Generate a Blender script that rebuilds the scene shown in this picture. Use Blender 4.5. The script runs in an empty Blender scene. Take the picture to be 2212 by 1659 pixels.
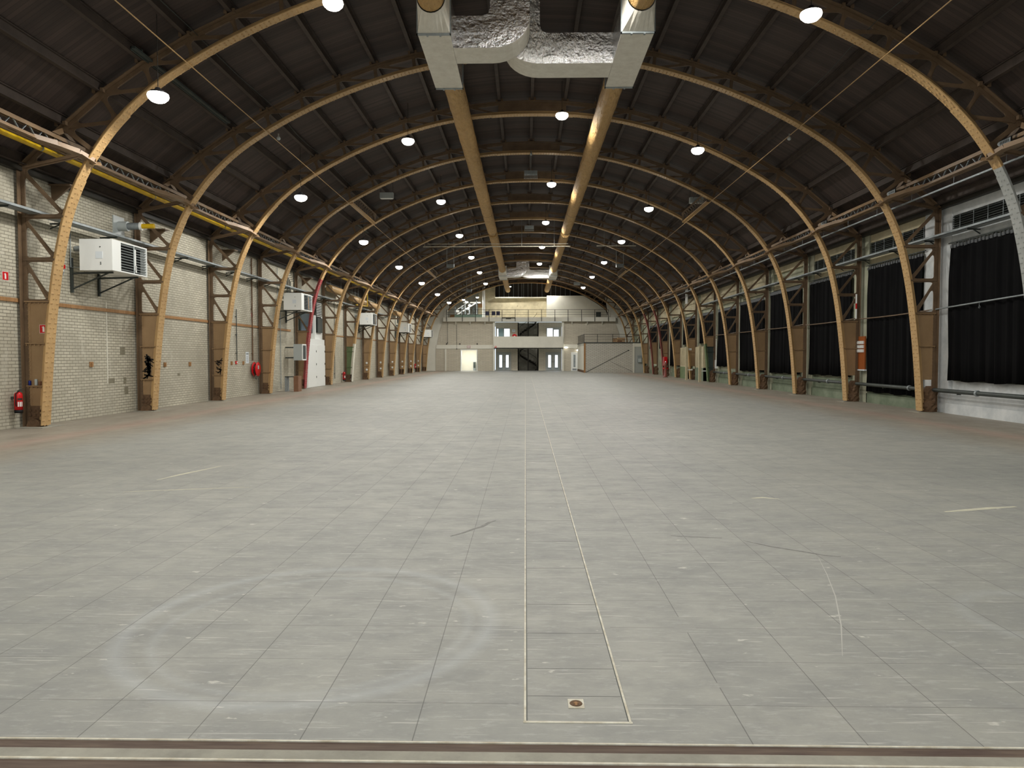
import bpy, bmesh, math, random
from mathutils import Vector, Matrix
random.seed(7)
C = bpy.context.scene.collection
scn = bpy.context.scene

# ------------------------------------------------------------------ camera, world, exposure
F_PX, W_PX, H_PX, EYE = 1548.0, 2212, 1659, 1.66
PITCH = math.atan(59.0 / F_PX)
YAW = math.atan(29.0 / F_PX * math.cos(PITCH))
cam = bpy.data.cameras.new('camera')
cam.sensor_width = 36.0
cam.lens = F_PX / W_PX * 36.0
cam.clip_start, cam.clip_end = 0.05, 400
cam_ob = bpy.data.objects.new('camera', cam)
C.objects.link(cam_ob)
cam_ob.location = (0, 0, EYE)
cam_ob.rotation_euler = (math.pi / 2 - PITCH, 0, YAW)
scn.camera = cam_ob

world = bpy.data.worlds.new('world')
world.use_nodes = True
world.node_tree.nodes['Background'].inputs[0].default_value = (0.75, 0.85, 1.0, 1)
world.node_tree.nodes['Background'].inputs[1].default_value = 1.0
scn.world = world
scn.view_settings.view_transform = 'Standard'
scn.view_settings.look = 'None'
scn.view_settings.gamma = 1.0
scn.view_settings.use_curve_mapping = False
scn.view_settings.exposure = 0.6
LAMP_WATT = 460.0

# hall: axis along +Y, centre line at X = HC
HC = 0.24
D0, STEP, NARCH = 16.67, 5.0, 15
XL, XR = -11.86, 12.55          # wall faces
YB, YF = -6.0, 91.8             # ends of the shell


# ------------------------------------------------------------------ helpers
class MB:
    def __init__(self):
        self.v, self.f, self.m, self.s = [], [], [], []

    def add(self, vs, fs, mi=0, smooth=False):
        o = len(self.v)
        self.v += [tuple(p) for p in vs]
        for f in fs:
            self.f.append(tuple(i + o for i in f))
            self.m.append(mi)
            self.s.append(smooth)

    def box(self, x0, x1, y0, y1, z0, z1, mi=0):
        vs = [(x, y, z) for x in (x0, x1) for y in (y0, y1) for z in (z0, z1)]
        self.add(vs, [(0, 1, 3, 2), (4, 6, 7, 5), (0, 4, 5, 1), (2, 3, 7, 6), (0, 2, 6, 4), (1, 5, 7, 3)], mi)

    def bar(self, p, q, w, h, mi=0, up=(0, 0, 1)):
        p, q = Vector(p), Vector(q)
        d = (q - p).normalized()
        u = Vector(up)
        if abs(d.dot(u)) > 0.98:
            u = Vector((0, 1, 0))
        a = d.cross(u).normalized()
        b = a.cross(d).normalized()
        vs = [c + a * (sa * w / 2) + b * (sb * h / 2) for c in (p, q) for sa, sb in ((-1, -1), (1, -1), (1, 1), (-1, 1))]
        self.add(vs, [(0, 1, 2, 3), (7, 6, 5, 4), (0, 4, 5, 1), (1, 5, 6, 2), (2, 6, 7, 3), (3, 7, 4, 0)], mi)

    def tube(self, pts, r, n=8, mi=0, caps=True):
        pts = [Vector(p) for p in pts]
        rs = r if isinstance(r, (list, tuple)) else [r] * len(pts)
        rings = []
        ref = None
        for i, p in enumerate(pts):
            d = (pts[min(i + 1, len(pts) - 1)] - pts[max(i - 1, 0)]).normalized()
            if ref is None:
                ref = Vector((0, 0, 1)) if abs(d.z) < 0.9 else Vector((1, 0, 0))
            a = d.cross(ref).normalized()
            b = a.cross(d).normalized()
            ref = b
            rings.append([p + (a * math.cos(2 * math.pi * k / n) + b * math.sin(2 * math.pi * k / n)) * rs[i] for k in range(n)])
        vs = [v for ring in rings for v in ring]
        fs = []
        for i in range(len(rings) - 1):
            for k in range(n):
                k2 = (k + 1) % n
                fs.append((i * n + k, i * n + k2, (i + 1) * n + k2, (i + 1) * n + k))
        self.add(vs, fs, mi, True)
        if caps:
            self.add(rings[0], [tuple(range(n))], mi)
            self.add(rings[-1], [tuple(reversed(range(n)))], mi)

    def prism(self, poly, axis, t0, t1, mi=0):
        """poly of 2D points; axis 'x','y','z' is the extrusion axis"""
        n = len(poly)
        def P(p, t):
            if axis == 'y': return (p[0], t, p[1])
            if axis == 'x': return (t, p[0], p[1])
            return (p[0], p[1], t)
        vs = [P(p, t0) for p in poly] + [P(p, t1) for p in poly]
        fs = [tuple(range(n)), tuple(range(2 * n - 1, n - 1, -1))]
        fs += [(i, i + n, (i + 1) % n + n, (i + 1) % n) for i in range(n)]
        self.add(vs, fs, mi)

    def lathe(self, c, prof, n=24, mi=0, axis='z'):
        vs = []
        for r, h in prof:
            for k in range(n):
                a = 2 * math.pi * k / n
                if axis == 'z': vs.append((c[0] + r * math.cos(a), c[1] + r * math.sin(a), c[2] + h))
                elif axis == 'x': vs.append((c[0] + h, c[1] + r * math.cos(a), c[2] + r * math.sin(a)))
                else: vs.append((c[0] + r * math.cos(a), c[1] + h, c[2] + r * math.sin(a)))
        fs = []
        for i in range(len(prof) - 1):
            for k in range(n):
                k2 = (k + 1) % n
                fs.append((i * n + k, i * n + k2, (i + 1) * n + k2, (i + 1) * n + k))
        self.add(vs, fs, mi, True)

    def mirror(self):
        self.v = [(-x, y, z) for x, y, z in self.v]
        self.f = [tuple(reversed(f)) for f in self.f]
        return self

    def mesh(self, name, mats, fix=True):
        me = bpy.data.meshes.new(name)
        me.from_pydata(self.v, [], self.f)
        for m in (mats if isinstance(mats, (list, tuple)) else [mats]):
            me.materials.append(m)
        me.polygons.foreach_set('material_index', self.m)
        me.polygons.foreach_set('use_smooth', self.s)
        me.update()
        if fix:
            bm = bmesh.new(); bm.from_mesh(me)
            bmesh.ops.recalc_face_normals(bm, faces=bm.faces)
            bm.to_mesh(me); bm.free()
        return me

    def build(self, name, mats, parent=None, loc=(0, 0, 0), fix=True):
        return link(name, self.mesh(name, mats, fix), parent, loc)


def link(name, me, parent=None, loc=(0, 0, 0), rot=(0, 0, 0)):
    o = bpy.data.objects.new(name, me)
    C.objects.link(o)
    o.location = loc
    o.rotation_euler = rot
    if parent is not None:
        o.parent = parent
    return o


def tag(o, label, cat, group=None, kind=None):
    o['label'] = label
    o['category'] = cat
    if group: o['group'] = group
    if kind: o['kind'] = kind
    return o


def thing(name, label, cat, loc=(0, 0, 0), rotz=0, group=None):
    o = bpy.data.objects.new(name, None)
    o.empty_display_size = 0.1
    C.objects.link(o)
    o.location = loc
    o.rotation_euler = (0, 0, rotz)
    return tag(o, label, cat, group)


def struct(o, label=None, cat=None):
    o['kind'] = 'structure'
    if label: o['label'] = label
    if cat: o['category'] = cat
    return o


def dup(root, loc, label, group=None, rotz=0):
    r = root.copy(); C.objects.link(r)
    r.location = loc; r.rotation_euler = (0, 0, rotz)
    r['label'] = label
    if group: r['group'] = group
    for ch in list(root.children):
        c = ch.copy(); C.objects.link(c); c.parent = r
        for g in ch.children:
            d = g.copy(); C.objects.link(d); d.parent = c
    return r


def bez(p, k):
    """arc of k+1 points on the quadratic curve p0,p1,p2"""
    out = []
    for i in range(k + 1):
        t = i / k
        out.append(tuple((1 - t) ** 2 * a + 2 * t * (1 - t) * b + t * t * c for a, b, c in zip(*p)))
    return out


# ------------------------------------------------------------------ materials
def lin(c):
    return tuple((x / 12.92 if x <= 0.04045 else ((x + 0.055) / 1.055) ** 2.4) for x in c)


def mat(name, col, rough=0.6, metal=0.0, var=0.0, scale=3.0, bump=0.0, bscale=20.0, col2=None, detail=6, stretch=(1, 1, 1), emit=None, es=0.0, spec=0.4):
    """col in sRGB 0..1; noise mixes towards col2"""
    m = bpy.data.materials.new(name)
    m.use_nodes = True
    nt = m.node_tree
    b = nt.nodes['Principled BSDF']
    c = lin(col)
    b.inputs['Base Color'].default_value = (*c, 1)
    b.inputs['Roughness'].default_value = rough
    b.inputs['Metallic'].default_value = metal
    b.inputs['Specular IOR Level'].default_value = spec
    if var or col2 or bump:
        tc = nt.nodes.new('ShaderNodeTexCoord')
        mp = nt.nodes.new('ShaderNodeMapping')
        mp.inputs['Scale'].default_value = stretch
        nt.links.new(tc.outputs['Object'], mp.inputs[0])
    if var or col2:
        c2 = lin(col2) if col2 else tuple(x * (1 - var) for x in c)
        n = nt.nodes.new('ShaderNodeTexNoise')
        n.inputs['Scale'].default_value = scale
        n.inputs['Detail'].default_value = detail
        n.inputs['Roughness'].default_value = 0.65
        nt.links.new(mp.outputs[0], n.inputs['Vector'])
        r = nt.nodes.new('ShaderNodeValToRGB')
        r.color_ramp.elements[0].position = 0.35
        r.color_ramp.elements[0].color = (*c, 1)
        r.color_ramp.elements[1].position = 0.68
        r.color_ramp.elements[1].color = (*c2, 1)
        nt.links.new(n.outputs['Fac'], r.inputs[0])
        nt.links.new(r.outputs[0], b.inputs['Base Color'])
    if bump:
        n2 = nt.nodes.new('ShaderNodeTexNoise')
        n2.inputs['Scale'].default_value = bscale
        n2.inputs['Detail'].default_value = 5
        nt.links.new(mp.outputs[0], n2.inputs['Vector'])
        bp = nt.nodes.new('ShaderNodeBump')
        bp.inputs['Strength'].default_value = bump
        bp.inputs['Distance'].default_value = 0.02
        nt.links.new(n2.outputs['Fac'], bp.inputs['Height'])
        nt.links.new(bp.outputs[0], b.inputs['Normal'])
    if emit:
        b.inputs['Emission Color'].default_value = (*lin(emit), 1)
        b.inputs['Emission Strength'].default_value = es
    return m


class NT:
    """small shader-graph helper"""
    def __init__(self, m):
        self.nt = m.node_tree
        self.b = self.nt.nodes['Principled BSDF']

    def n(self, t, **kw):
        x = self.nt.nodes.new('ShaderNode' + t)
        for k, v in kw.items():
            setattr(x, k, v)
        return x

    def l(self, a, b):
        self.nt.links.new(a, b)

    def math(self, op, a, b=None, c=None, clamp=False):
        x = self.n('Math', operation=op, use_clamp=clamp)
        for i, v in enumerate((a, b, c)):
            if v is None: continue
            if isinstance(v, (int, float)): x.inputs[i].default_value = v
            else: self.l(v, x.inputs[i])
        return x.outputs[0]

    def noise(self, vec, scale, detail=5, rough=0.6):
        x = self.n('TexNoise')
        x.inputs['Scale'].default_value = scale
        x.inputs['Detail'].default_value = detail
        x.inputs['Roughness'].default_value = rough
        self.l(vec, x.inputs['Vector'])
        return x.outputs['Fac']

    def ramp(self, fac, stops):
        x = self.n('ValToRGB')
        e = x.color_ramp.elements
        while len(e) < len(stops): e.new(0.5)
        for i, (p, c) in enumerate(stops):
            e[i].position = p
            e[i].color = (*c, 1) if len(c) == 3 else c
        self.l(fac, x.inputs[0])
        return x.outputs[0]

    def mix(self, fac, a, b, mode='MIX'):
        x = self.n('Mix', data_type='RGBA', blend_type=mode)
        for s, v in ((0, fac), (6, a), (7, b)):
            if isinstance(v, (int, float)): x.inputs[s].default_value = v
            elif isinstance(v, tuple): x.inputs[s].default_value = (*v, 1)
            else: self.l(v, x.inputs[s])
        return x.outputs[2]

    def mapping(self, vec, scale=(1, 1, 1), rot=(0, 0, 0), loc=(0, 0, 0)):
        x = self.n('Mapping')
        x.inputs['Scale'].default_value = scale
        x.inputs['Rotation'].default_value = rot
        x.inputs['Location'].default_value = loc
        self.l(vec, x.inputs[0])
        return x.outputs[0]


def new_mat(name, rough=0.7):
    m = bpy.data.materials.new(name)
    m.use_nodes = True
    g = NT(m)
    g.b.inputs['Roughness'].default_value = rough
    return m, g


def floor_material():
    m, g = new_mat('floor_tiles', 0.5)
    P = g.n('TexCoord').outputs['Object']
    sep = g.n('SeparateXYZ'); g.l(P, sep.inputs[0])
    X, Y = sep.outputs[0], sep.outputs[1]
    T = 0.4885
    def line(c, off, w):
        a = g.math('DIVIDE', g.math('SUBTRACT', c, off), T)
        fr = g.math('ABSOLUTE', g.math('SUBTRACT', g.math('FRACT', a), 0.5))
        return g.math('GREATER_THAN', fr, 0.5 - w / T), g.math('FLOOR', a)
    lx, ix = line(X, 0.0, 0.0024)
    ly, iy = line(Y, 3.37, 0.0018)
    grid = g.math('MAXIMUM', lx, ly)
    # grid only on the tiled middle of the floor, worn away here and there
    inner = g.math('LESS_THAN', g.math('ABSOLUTE', g.math('SUBTRACT', X, HC)), 10.2)
    wear = g.math('GREATER_THAN', g.noise(P, 1.7, 3), 0.33)
    chan = g.math('MULTIPLY', g.math('GREATER_THAN', X, 0.012), g.math('LESS_THAN', X, 0.47))
    nochan = g.math('SUBTRACT', 1.0, g.math('MULTIPLY', g.math('GREATER_THAN', X, -0.03), g.math('LESS_THAN', X, 0.52)))
    grid = g.math('MULTIPLY', grid, nochan)
    grid = g.math('MULTIPLY', g.math('MULTIPLY', grid, inner), wear)
    # tile-to-tile tint
    cv = g.n('CombineXYZ'); g.l(ix, cv.inputs[0]); g.l(iy, cv.inputs[1])
    wn = g.n('TexWhiteNoise', noise_dimensions='2D'); g.l(cv.outputs[0], wn.inputs['Vector'])
    big = g.noise(P, 0.35, 4)
    base = g.ramp(big, [(0.3, lin((0.57, 0.575, 0.555))), (0.7, lin((0.63, 0.628, 0.60)))])
    tint = g.ramp(wn.outputs['Value'], [(0.0, (0.93, 0.93, 0.93)), (1.0, (1.04, 1.035, 1.02))])
    base = g.mix(1.0, base, tint, 'MULTIPLY')
    # mottled wear
    mid = g.noise(g.mapping(P, (1, 1.6, 1)), 2.3, 8, 0.7)
    base = g.mix(g.math('MULTIPLY', g.ramp(mid, [(0.40, (0, 0, 0)), (0.68, (1, 1, 1))]), 0.6), base, lin((0.50, 0.505, 0.50)))
    fine = g.noise(g.mapping(P, (1, 3.2, 1), (0, 0, 0.35)), 7.0, 8, 0.75)
    base = g.mix(g.math('MULTIPLY', g.ramp(fine, [(0.53, (0, 0, 0)), (0.70, (1, 1, 1))]), 0.5), base, lin((0.73, 0.73, 0.715)))
    # scratches: stretched noise in two directions
    for rot, sc, th, st in ((0.5, (1.2, 26, 1), 0.665, 0.42), (-1.1, (1.0, 30, 1), 0.68, 0.38), (1.9, (0.7, 34, 1), 0.69, 0.42), (0.05, (0.8, 40, 1), 0.68, 0.35)):
        s = g.noise(g.mapping(P, sc, (0, 0, rot)), 1.6, 3, 0.5)
        base = g.mix(g.math('MULTIPLY', g.ramp(s, [(th, (0, 0, 0)), (th + 0.03, (1, 1, 1))]), st), base, lin((0.83, 0.82, 0.79)))
    # whitish scuffs
    sp = g.noise(g.mapping(P, (1, 2.2, 1)), 5.3, 4, 0.6)
    patch = g.noise(P, 0.8, 2)
    spm = g.math('MULTIPLY', g.ramp(sp, [(0.67, (0, 0, 0)), (0.70, (1, 1, 1))]), g.math('GREATER_THAN', patch, 0.45))
    base = g.mix(g.math('MULTIPLY', spm, 0.5), base, lin((0.86, 0.85, 0.81)))
    # swept tyre rings near the door
    for cx, cy, R, w, st in ((-1.32, 4.42, 1.10, 0.085, 0.17), (-1.28, 4.36, 0.93, 0.05, 0.10), (3.35, 4.55, 0.50, 0.09, 0.10)):
        dd = g.math('SQRT', g.math('ADD', g.math('POWER', g.math('SUBTRACT', X, cx), 2.0), g.math('POWER', g.math('SUBTRACT', Y, cy), 2.0)))
        k = g.math('SUBTRACT', 1.0, g.math('DIVIDE', g.math('ABSOLUTE', g.math('SUBTRACT', dd, R)), w), clamp=True)
        k = g.math('MULTIPLY', k, g.math('MULTIPLY', g.math('ADD', g.noise(P, 1.1, 3), 0.4), st))
        base = g.mix(k, base, lin((0.83, 0.86, 0.89)))
    # side aisles: browner asphalt with a worn pinkish paint band
    ax = g.math('ABSOLUTE', g.math('SUBTRACT', X, HC))
    wob = g.math('MULTIPLY', g.math('SUBTRACT', g.noise(P, 0.9, 4), 0.5), 1.3)
    side = g.ramp(g.math('DIVIDE', g.math('ADD', ax, wob), 12.0), [(0.66, (0, 0, 0)), (0.78, (1, 1, 1))])
    sidecol = g.ramp(g.noise(g.mapping(P, (1, 0.35, 1)), 1.6, 7, 0.7), [(0.32, lin((0.50, 0.46, 0.40))), (0.68, lin((0.62, 0.585, 0.53)))])
    base = g.mix(g.math('MULTIPLY', side, 0.8), base, sidecol)
    band = g.math('SUBTRACT', 1.0, g.math('DIVIDE', g.math('ABSOLUTE', g.math('SUBTRACT', g.math('ADD', ax, g.math('MULTIPLY', wob, 0.5)), 9.9)), 0.55), clamp=True)
    base = g.mix(g.math('MULTIPLY', band, 0.45), base, lin((0.69, 0.57, 0.52)))
    base = g.mix(g.math('MULTIPLY', grid, 0.62), base, lin((0.25, 0.25, 0.24)))
    g.l(base, g.b.inputs['Base Color'])
    g.l(g.ramp(mid, [(0.3, (0.48,) * 3), (0.75, (0.66,) * 3)]), g.b.inputs['Roughness'])
    bp = g.n('Bump'); bp.inputs['Strength'].default_value = 0.25; bp.inputs['Distance'].default_value = 0.004
    g.l(g.math('SUBTRACT', fine, grid), bp.inputs['Height'])
    g.l(bp.outputs[0], g.b.inputs['Normal'])
    return m


def brick_material(name, a, b, mortar, bw=0.235, rh=0.078, ms=0.010, plane='yz', offset=0.5, stain=0.5, dirt=(0.42, 0.40, 0.34), rough=0.85, bump=0.5, lowcol=None, lowz=0.9):
    m, g = new_mat(name, rough)
    P = g.n('TexCoord').outputs['Object']
    sep = g.n('SeparateXYZ'); g.l(P, sep.inputs[0])
    cv = g.n('CombineXYZ')
    g.l(sep.outputs[1 if plane == 'yz' else 0], cv.inputs[0])
    g.l(sep.outputs[2], cv.inputs[1])
    br = g.n('TexBrick')
    br.offset = offset
    br.inputs['Scale'].default_value = 1.0
    br.inputs['Brick Width'].default_value = bw
    br.inputs['Row Height'].default_value = rh
    br.inputs['Mortar Size'].default_value = ms
    br.inputs['Mortar Smooth'].default_value = 0.25
    br.inputs['Color1'].default_value = (*lin(a), 1)
    br.inputs['Color2'].default_value = (*lin(b), 1)
    br.inputs['Mortar'].default_value = (*lin(mortar), 1)
    g.l(cv.outputs[0], br.inputs['Vector'])
    col = br.outputs['Color']
    n1 = g.noise(P, 0.55, 7, 0.65)
    col = g.mix(g.math('MULTIPLY', g.ramp(n1, [(0.42, (0, 0, 0)), (0.7, (1, 1, 1))]), stain), col, lin(dirt))
    n2 = g.noise(g.mapping(P, (1, 1, 0.35)), 2.2, 6, 0.7)
    col = g.mix(g.math('MULTIPLY', g.ramp(n2, [(0.58, (0, 0, 0)), (0.72, (1, 1, 1))]), 0.35), col, lin((0.86, 0.85, 0.80)))
    if lowcol:
        z = g.math('ADD', sep.outputs[2], g.math('MULTIPLY', n1, 0.25))
        col = g.mix(g.math('MULTIPLY', g.math('LESS_THAN', z, lowz), 0.8), col, lin(lowcol))
    g.l(col, g.b.inputs['Base Color'])
    bp = g.n('Bump'); bp.inputs['Strength'].default_value = bump; bp.inputs['Distance'].default_value = 0.01
    g.l(g.math('ADD', g.math('MULTIPLY', br.outputs['Fac'], -1.0), g.math('MULTIPLY', n2, 0.5)), bp.inputs['Height'])
    g.l(bp.outputs[0], g.b.inputs['Normal'])
    return m


def plank_material():
    m, g = new_mat('roof_boards', 0.75)
    P = g.n('TexCoord').outputs['Object']
    sep = g.n('SeparateXYZ'); g.l(P, sep.inputs[0])
    a = g.math('DIVIDE', sep.outputs[1], 0.115)
    fr = g.math('ABSOLUTE', g.math('SUBTRACT', g.math('FRACT', a), 0.5))
    gap = g.math('GREATER_THAN', fr, 0.45)
    wn = g.n('TexWhiteNoise', noise_dimensions='1D'); g.l(g.math('FLOOR', a), wn.inputs['W'])
    n1 = g.noise(g.mapping(P, (0.5, 8, 0.5)), 1.5, 5)
    c = g.ramp(g.math('MULTIPLY', g.math('ADD', n1, wn.outputs['Value']), 0.5), [(0.25, lin((0.205, 0.165, 0.148))), (0.75, lin((0.285, 0.232, 0.208)))])
    c = g.mix(g.math('MULTIPLY', gap, 0.6), c, lin((0.13, 0.10, 0.09)))
    g.l(c, g.b.inputs['Base Color'])
    bp = g.n('Bump'); bp.inputs['Strength'].default_value = 0.5; bp.inputs['Distance'].default_value = 0.01
    g.l(g.math('SUBTRACT', 1.0, gap), bp.inputs['Height'])
    g.l(bp.outputs[0], g.b.inputs['Normal'])
    return m


def foil_material():
    m, g = new_mat('foil', 0.22)
    g.b.inputs['Metallic'].default_value = 1.0
    g.b.inputs['Base Color'].default_value = (*lin((0.90, 0.90, 0.90)), 1)
    P = g.n('TexCoord').outputs['Object']
    n1 = g.noise(g.mapping(P, (1.0, 1, 2.6)), 1.6, 3, 0.5)
    n2 = g.noise(g.mapping(P, (1.6, 2, 1.1)), 3.0, 6, 0.62)
    ridge = g.math('ABSOLUTE', g.math('SUBTRACT', n2, 0.5))
    bp = g.n('Bump'); bp.inputs['Strength'].default_value = 0.9; bp.inputs['Distance'].default_value = 0.055
    g.l(g.math('SUBTRACT', g.math('MULTIPLY', n1, 1.2), g.math('MULTIPLY', ridge, 1.8)), bp.inputs['Height'])
    g.l(bp.outputs[0], g.b.inputs['Normal'])
    return m


def fabric_duct_material():
    m, g = new_mat('tan_duct_cloth', 0.62)
    P = g.n('TexCoord').outputs['Object']
    n = g.noise(g.mapping(P, (2.5, 1.0, 2.5), (0, 0, 0.5)), 3.2, 6, 0.6)
    g.l(g.ramp(n, [(0.3, lin((0.74, 0.585, 0.36))), (0.7, lin((0.83, 0.675, 0.44)))]), g.b.inputs['Base Color'])
    bp = g.n('Bump'); bp.inputs['Strength'].default_value = 1.0; bp.inputs['Distance'].default_value = 0.16
    g.l(n, bp.inputs['Height']); g.l(bp.outputs[0], g.b.inputs['Normal'])
    return m


M = dict(
    floor=floor_material(),
    roof=plank_material(),
    wall_l=brick_material('painted_brick', (0.80, 0.78, 0.71), (0.74, 0.72, 0.65), (0.50, 0.48, 0.425), stain=0.8, dirt=(0.62, 0.60, 0.54), ms=0.009),
    wall_r=mat('pale_green_render', (0.71, 0.71, 0.63), 0.85, var=0.3, scale=1.2, bump=0.4, bscale=12, col2=(0.58, 0.60, 0.51)),
    wall_r_low=mat('green_sill_paint', (0.50, 0.54, 0.46), 0.8, scale=1.4, col2=(0.38, 0.43, 0.35), bump=0.4, bscale=9),
    wall_r_white=mat('grey_white_render', (0.84, 0.85, 0.85), 0.85, scale=2.0, col2=(0.73, 0.75, 0.76), bump=0.3, bscale=10),
    beam_cream=mat('cream_lintel', (0.76, 0.72, 0.60), 0.8, scale=1.4, col2=(0.64, 0.60, 0.50), bump=0.3, bscale=8),
    steel=mat('tan_steel_paint', (0.46, 0.38, 0.295), 0.45, scale=2.2, col2=(0.38, 0.31, 0.24), bump=0.15, bscale=30),
    steel_web=mat('tan_steel_web_shade', (0.63, 0.52, 0.385), 0.5, scale=1.3, col2=(0.57, 0.465, 0.34), bump=0.2, bscale=25),  # same tan paint as the flanges; weaker grazing light put in as darker tone
    steel_flange=mat('tan_steel_lit', (0.77, 0.635, 0.44), 0.42, scale=2.0, col2=(0.71, 0.58, 0.40), bump=0.15, bscale=30),  # same tan paint as the webs, lightened for lamplight on inward faces
    girder=mat('girder_steel_paint', (0.56, 0.46, 0.35), 0.45, scale=2.0, col2=(0.50, 0.41, 0.31), bump=0.15, bscale=30),
    rust=mat('rusty_iron', (0.45, 0.35, 0.26), 0.8, scale=7, col2=(0.32, 0.24, 0.17), bump=0.8, bscale=18),
    red_paint=mat('red_paint', (0.66, 0.22, 0.25), 0.5, scale=5, col2=(0.60, 0.36, 0.34)),
    pink_paint=mat('faded_red_paint', (0.55, 0.28, 0.25), 0.5, scale=5, col2=(0.47, 0.30, 0.25)),
    grey_paint=mat('pale_grey_paint', (0.66, 0.67, 0.66), 0.5, scale=4, col2=(0.60, 0.61, 0.60)),
    green_paint=mat('green_paint', (0.42, 0.49, 0.34), 0.55, scale=2.5, col2=(0.36, 0.43, 0.30)),
    teal_paint=mat('dark_green_paint', (0.24, 0.29, 0.27), 0.6, scale=2.5, col2=(0.19, 0.23, 0.22)),
    purlin=mat('dull_brown_steel', (0.29, 0.25, 0.225), 0.7, scale=3, col2=(0.23, 0.195, 0.175)),
    yellow=mat('yellow_gas_pipe', (0.84, 0.70, 0.10), 0.4, scale=3, col2=(0.78, 0.62, 0.08)),
    galv=mat('galvanised', (0.62, 0.65, 0.66), 0.45, 0.3, scale=4, col2=(0.52, 0.55, 0.56)),
    dark_pipe=mat('dark_pipe', (0.20, 0.22, 0.22), 0.5, scale=3, col2=(0.26, 0.29, 0.27)),
    white_metal=mat('white_enamel', (0.94, 0.95, 0.94), 0.35),
    grey_metal=mat('light_grey_enamel', (0.70, 0.73, 0.73), 0.4),
    black=mat('black_void', (0.035, 0.035, 0.04), 0.7),
    curtain=mat('black_molton', (0.06, 0.06, 0.065), 0.95, scale=2, col2=(0.05, 0.05, 0.055), spec=0.1),
    curtain_edge=mat('curtain_lining', (0.36, 0.37, 0.38), 0.9),
    foil=foil_material(),
    duct_board=mat('duct_board', (0.90, 0.885, 0.84), 0.6, scale=5, col2=(0.84, 0.82, 0.77), bump=0.5, bscale=9),
    cloth=fabric_duct_material(),
    lens=mat('lamp_lens', (1, 1, 1), 0.5, emit=(1.0, 0.98, 0.93), es=9.0),
    lamp_body=mat('lamp_body', (0.30, 0.30, 0.31), 0.4, 0.5),
    red=mat('signal_red', (0.80, 0.10, 0.12), 0.35),
    white=mat('white_print', (0.93, 0.93, 0.92), 0.5),
    blue=mat('blue_can', (0.12, 0.18, 0.50), 0.3, 0.4),
    concrete=mat('concrete', (0.64, 0.63, 0.58), 0.8, scale=3, col2=(0.53, 0.52, 0.48), bump=0.3, bscale=25),
    lighttrim=mat('worn_metal_edge', (0.86, 0.85, 0.79), 0.5, scale=9, col2=(0.70, 0.66, 0.57)),
    groove=mat('rusty_track', (0.30, 0.24, 0.21), 0.75, scale=5, col2=(0.42, 0.36, 0.31), stretch=(0.5, 6, 1)),
    plaster=mat('white_plaster', (0.88, 0.87, 0.82), 0.8, scale=1.0, col2=(0.84, 0.83, 0.78)),
    grey_door=mat('grey_door_paint', (0.66, 0.67, 0.65), 0.5),
    dark_steel=mat('dark_steel', (0.17, 0.16, 0.14), 0.5),
    wood=mat('raw_wood', (0.66, 0.50, 0.33), 0.7, scale=3, col2=(0.57, 0.42, 0.27), stretch=(1, 6, 1)),
    orange=mat('orange_board', (0.62, 0.34, 0.16), 0.6),
    brown_box=mat('brown_laminate', (0.55, 0.40, 0.30), 0.6, scale=4, col2=(0.48, 0.34, 0.25)),
    daylight=mat('bright_daylight', (0.9, 0.95, 1.0), 0.6, emit=(0.90, 0.95, 1.0), es=1.6),
    glow=mat('corridor_light', (1, 1, 1), 0.6, emit=(1.0, 0.98, 0.93), es=4.0),
    paper=mat('paper', (0.88, 0.91, 0.93), 0.7),
)
M['block_wall'] = brick_material('facing_block', (0.80, 0.77, 0.70), (0.76, 0.73, 0.66), (0.68, 0.65, 0.59), bw=0.62, rh=0.14, ms=0.018, plane='xz', stain=0.25, dirt=(0.64, 0.62, 0.57))
M['white_block'] = brick_material('white_brick', (0.84, 0.83, 0.79), (0.79, 0.78, 0.74), (0.66, 0.64, 0.60), bw=0.42, rh=0.125, ms=0.03, plane='xz', stain=0.2, dirt=(0.62, 0.60, 0.55))

# ------------------------------------------------------------------ profile of one arch (u = distance from hall centre)
OUT = [(12.0, 6.05), (10.97, 6.97), (10.08, 7.72), (9.07, 8.40), (8.05, 8.98), (7.0, 9.48), (5.87, 9.93), (4.75, 10.32), (3.6, 10.62), (2.4, 10.83), (1.2, 10.96), (0.0, 11.0)]
INR = [(11.62, 0.05), (11.55, 1.0), (11.46, 2.0), (11.34, 3.0), (11.18, 4.0), (10.94, 5.0), (10.62, 5.8), (10.25, 6.42), (9.7, 7.12), (8.86, 7.88), (7.9, 8.50), (6.88, 9.04), (5.83, 9.50), (4.7, 9.90), (3.55, 10.22), (2.4, 10.43), (1.2, 10.55), (0.0, 10.58)]


def catmull(pts, k):
    out = []
    n = len(pts)
    for i in range(n - 1):
        p0 = pts[max(i - 1, 0)]; p1 = pts[i]; p2 = pts[i + 1]
        p3 = pts[i + 2] if i + 2 < n else (-pts[n - 2][0], pts[n - 2][1])
        for j in range(k):
            t = j / k
            out.append(tuple(0.5 * (2 * b + (c - a) * t + (2 * a - 5 * b + 4 * c - d) * t * t + (3 * b - a - 3 * c + d) * t ** 3) for a, b, c, d in zip(p0, p1, p2, p3)))
    out.append(pts[-1])
    return out


INC = catmull(INR, 4)
INODE = [INR[7]] + INR[8:]      # inner nodes paired with OUT[1..]


def inner_at_z(z):
    for (u0, z0), (u1, z1) in zip(INC, INC[1:]):
        if z0 <= z <= z1:
            t = (z - z0) / (z1 - z0 + 1e-9)
            return u0 + (u1 - u0) * t
    return INC[0][0]


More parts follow.
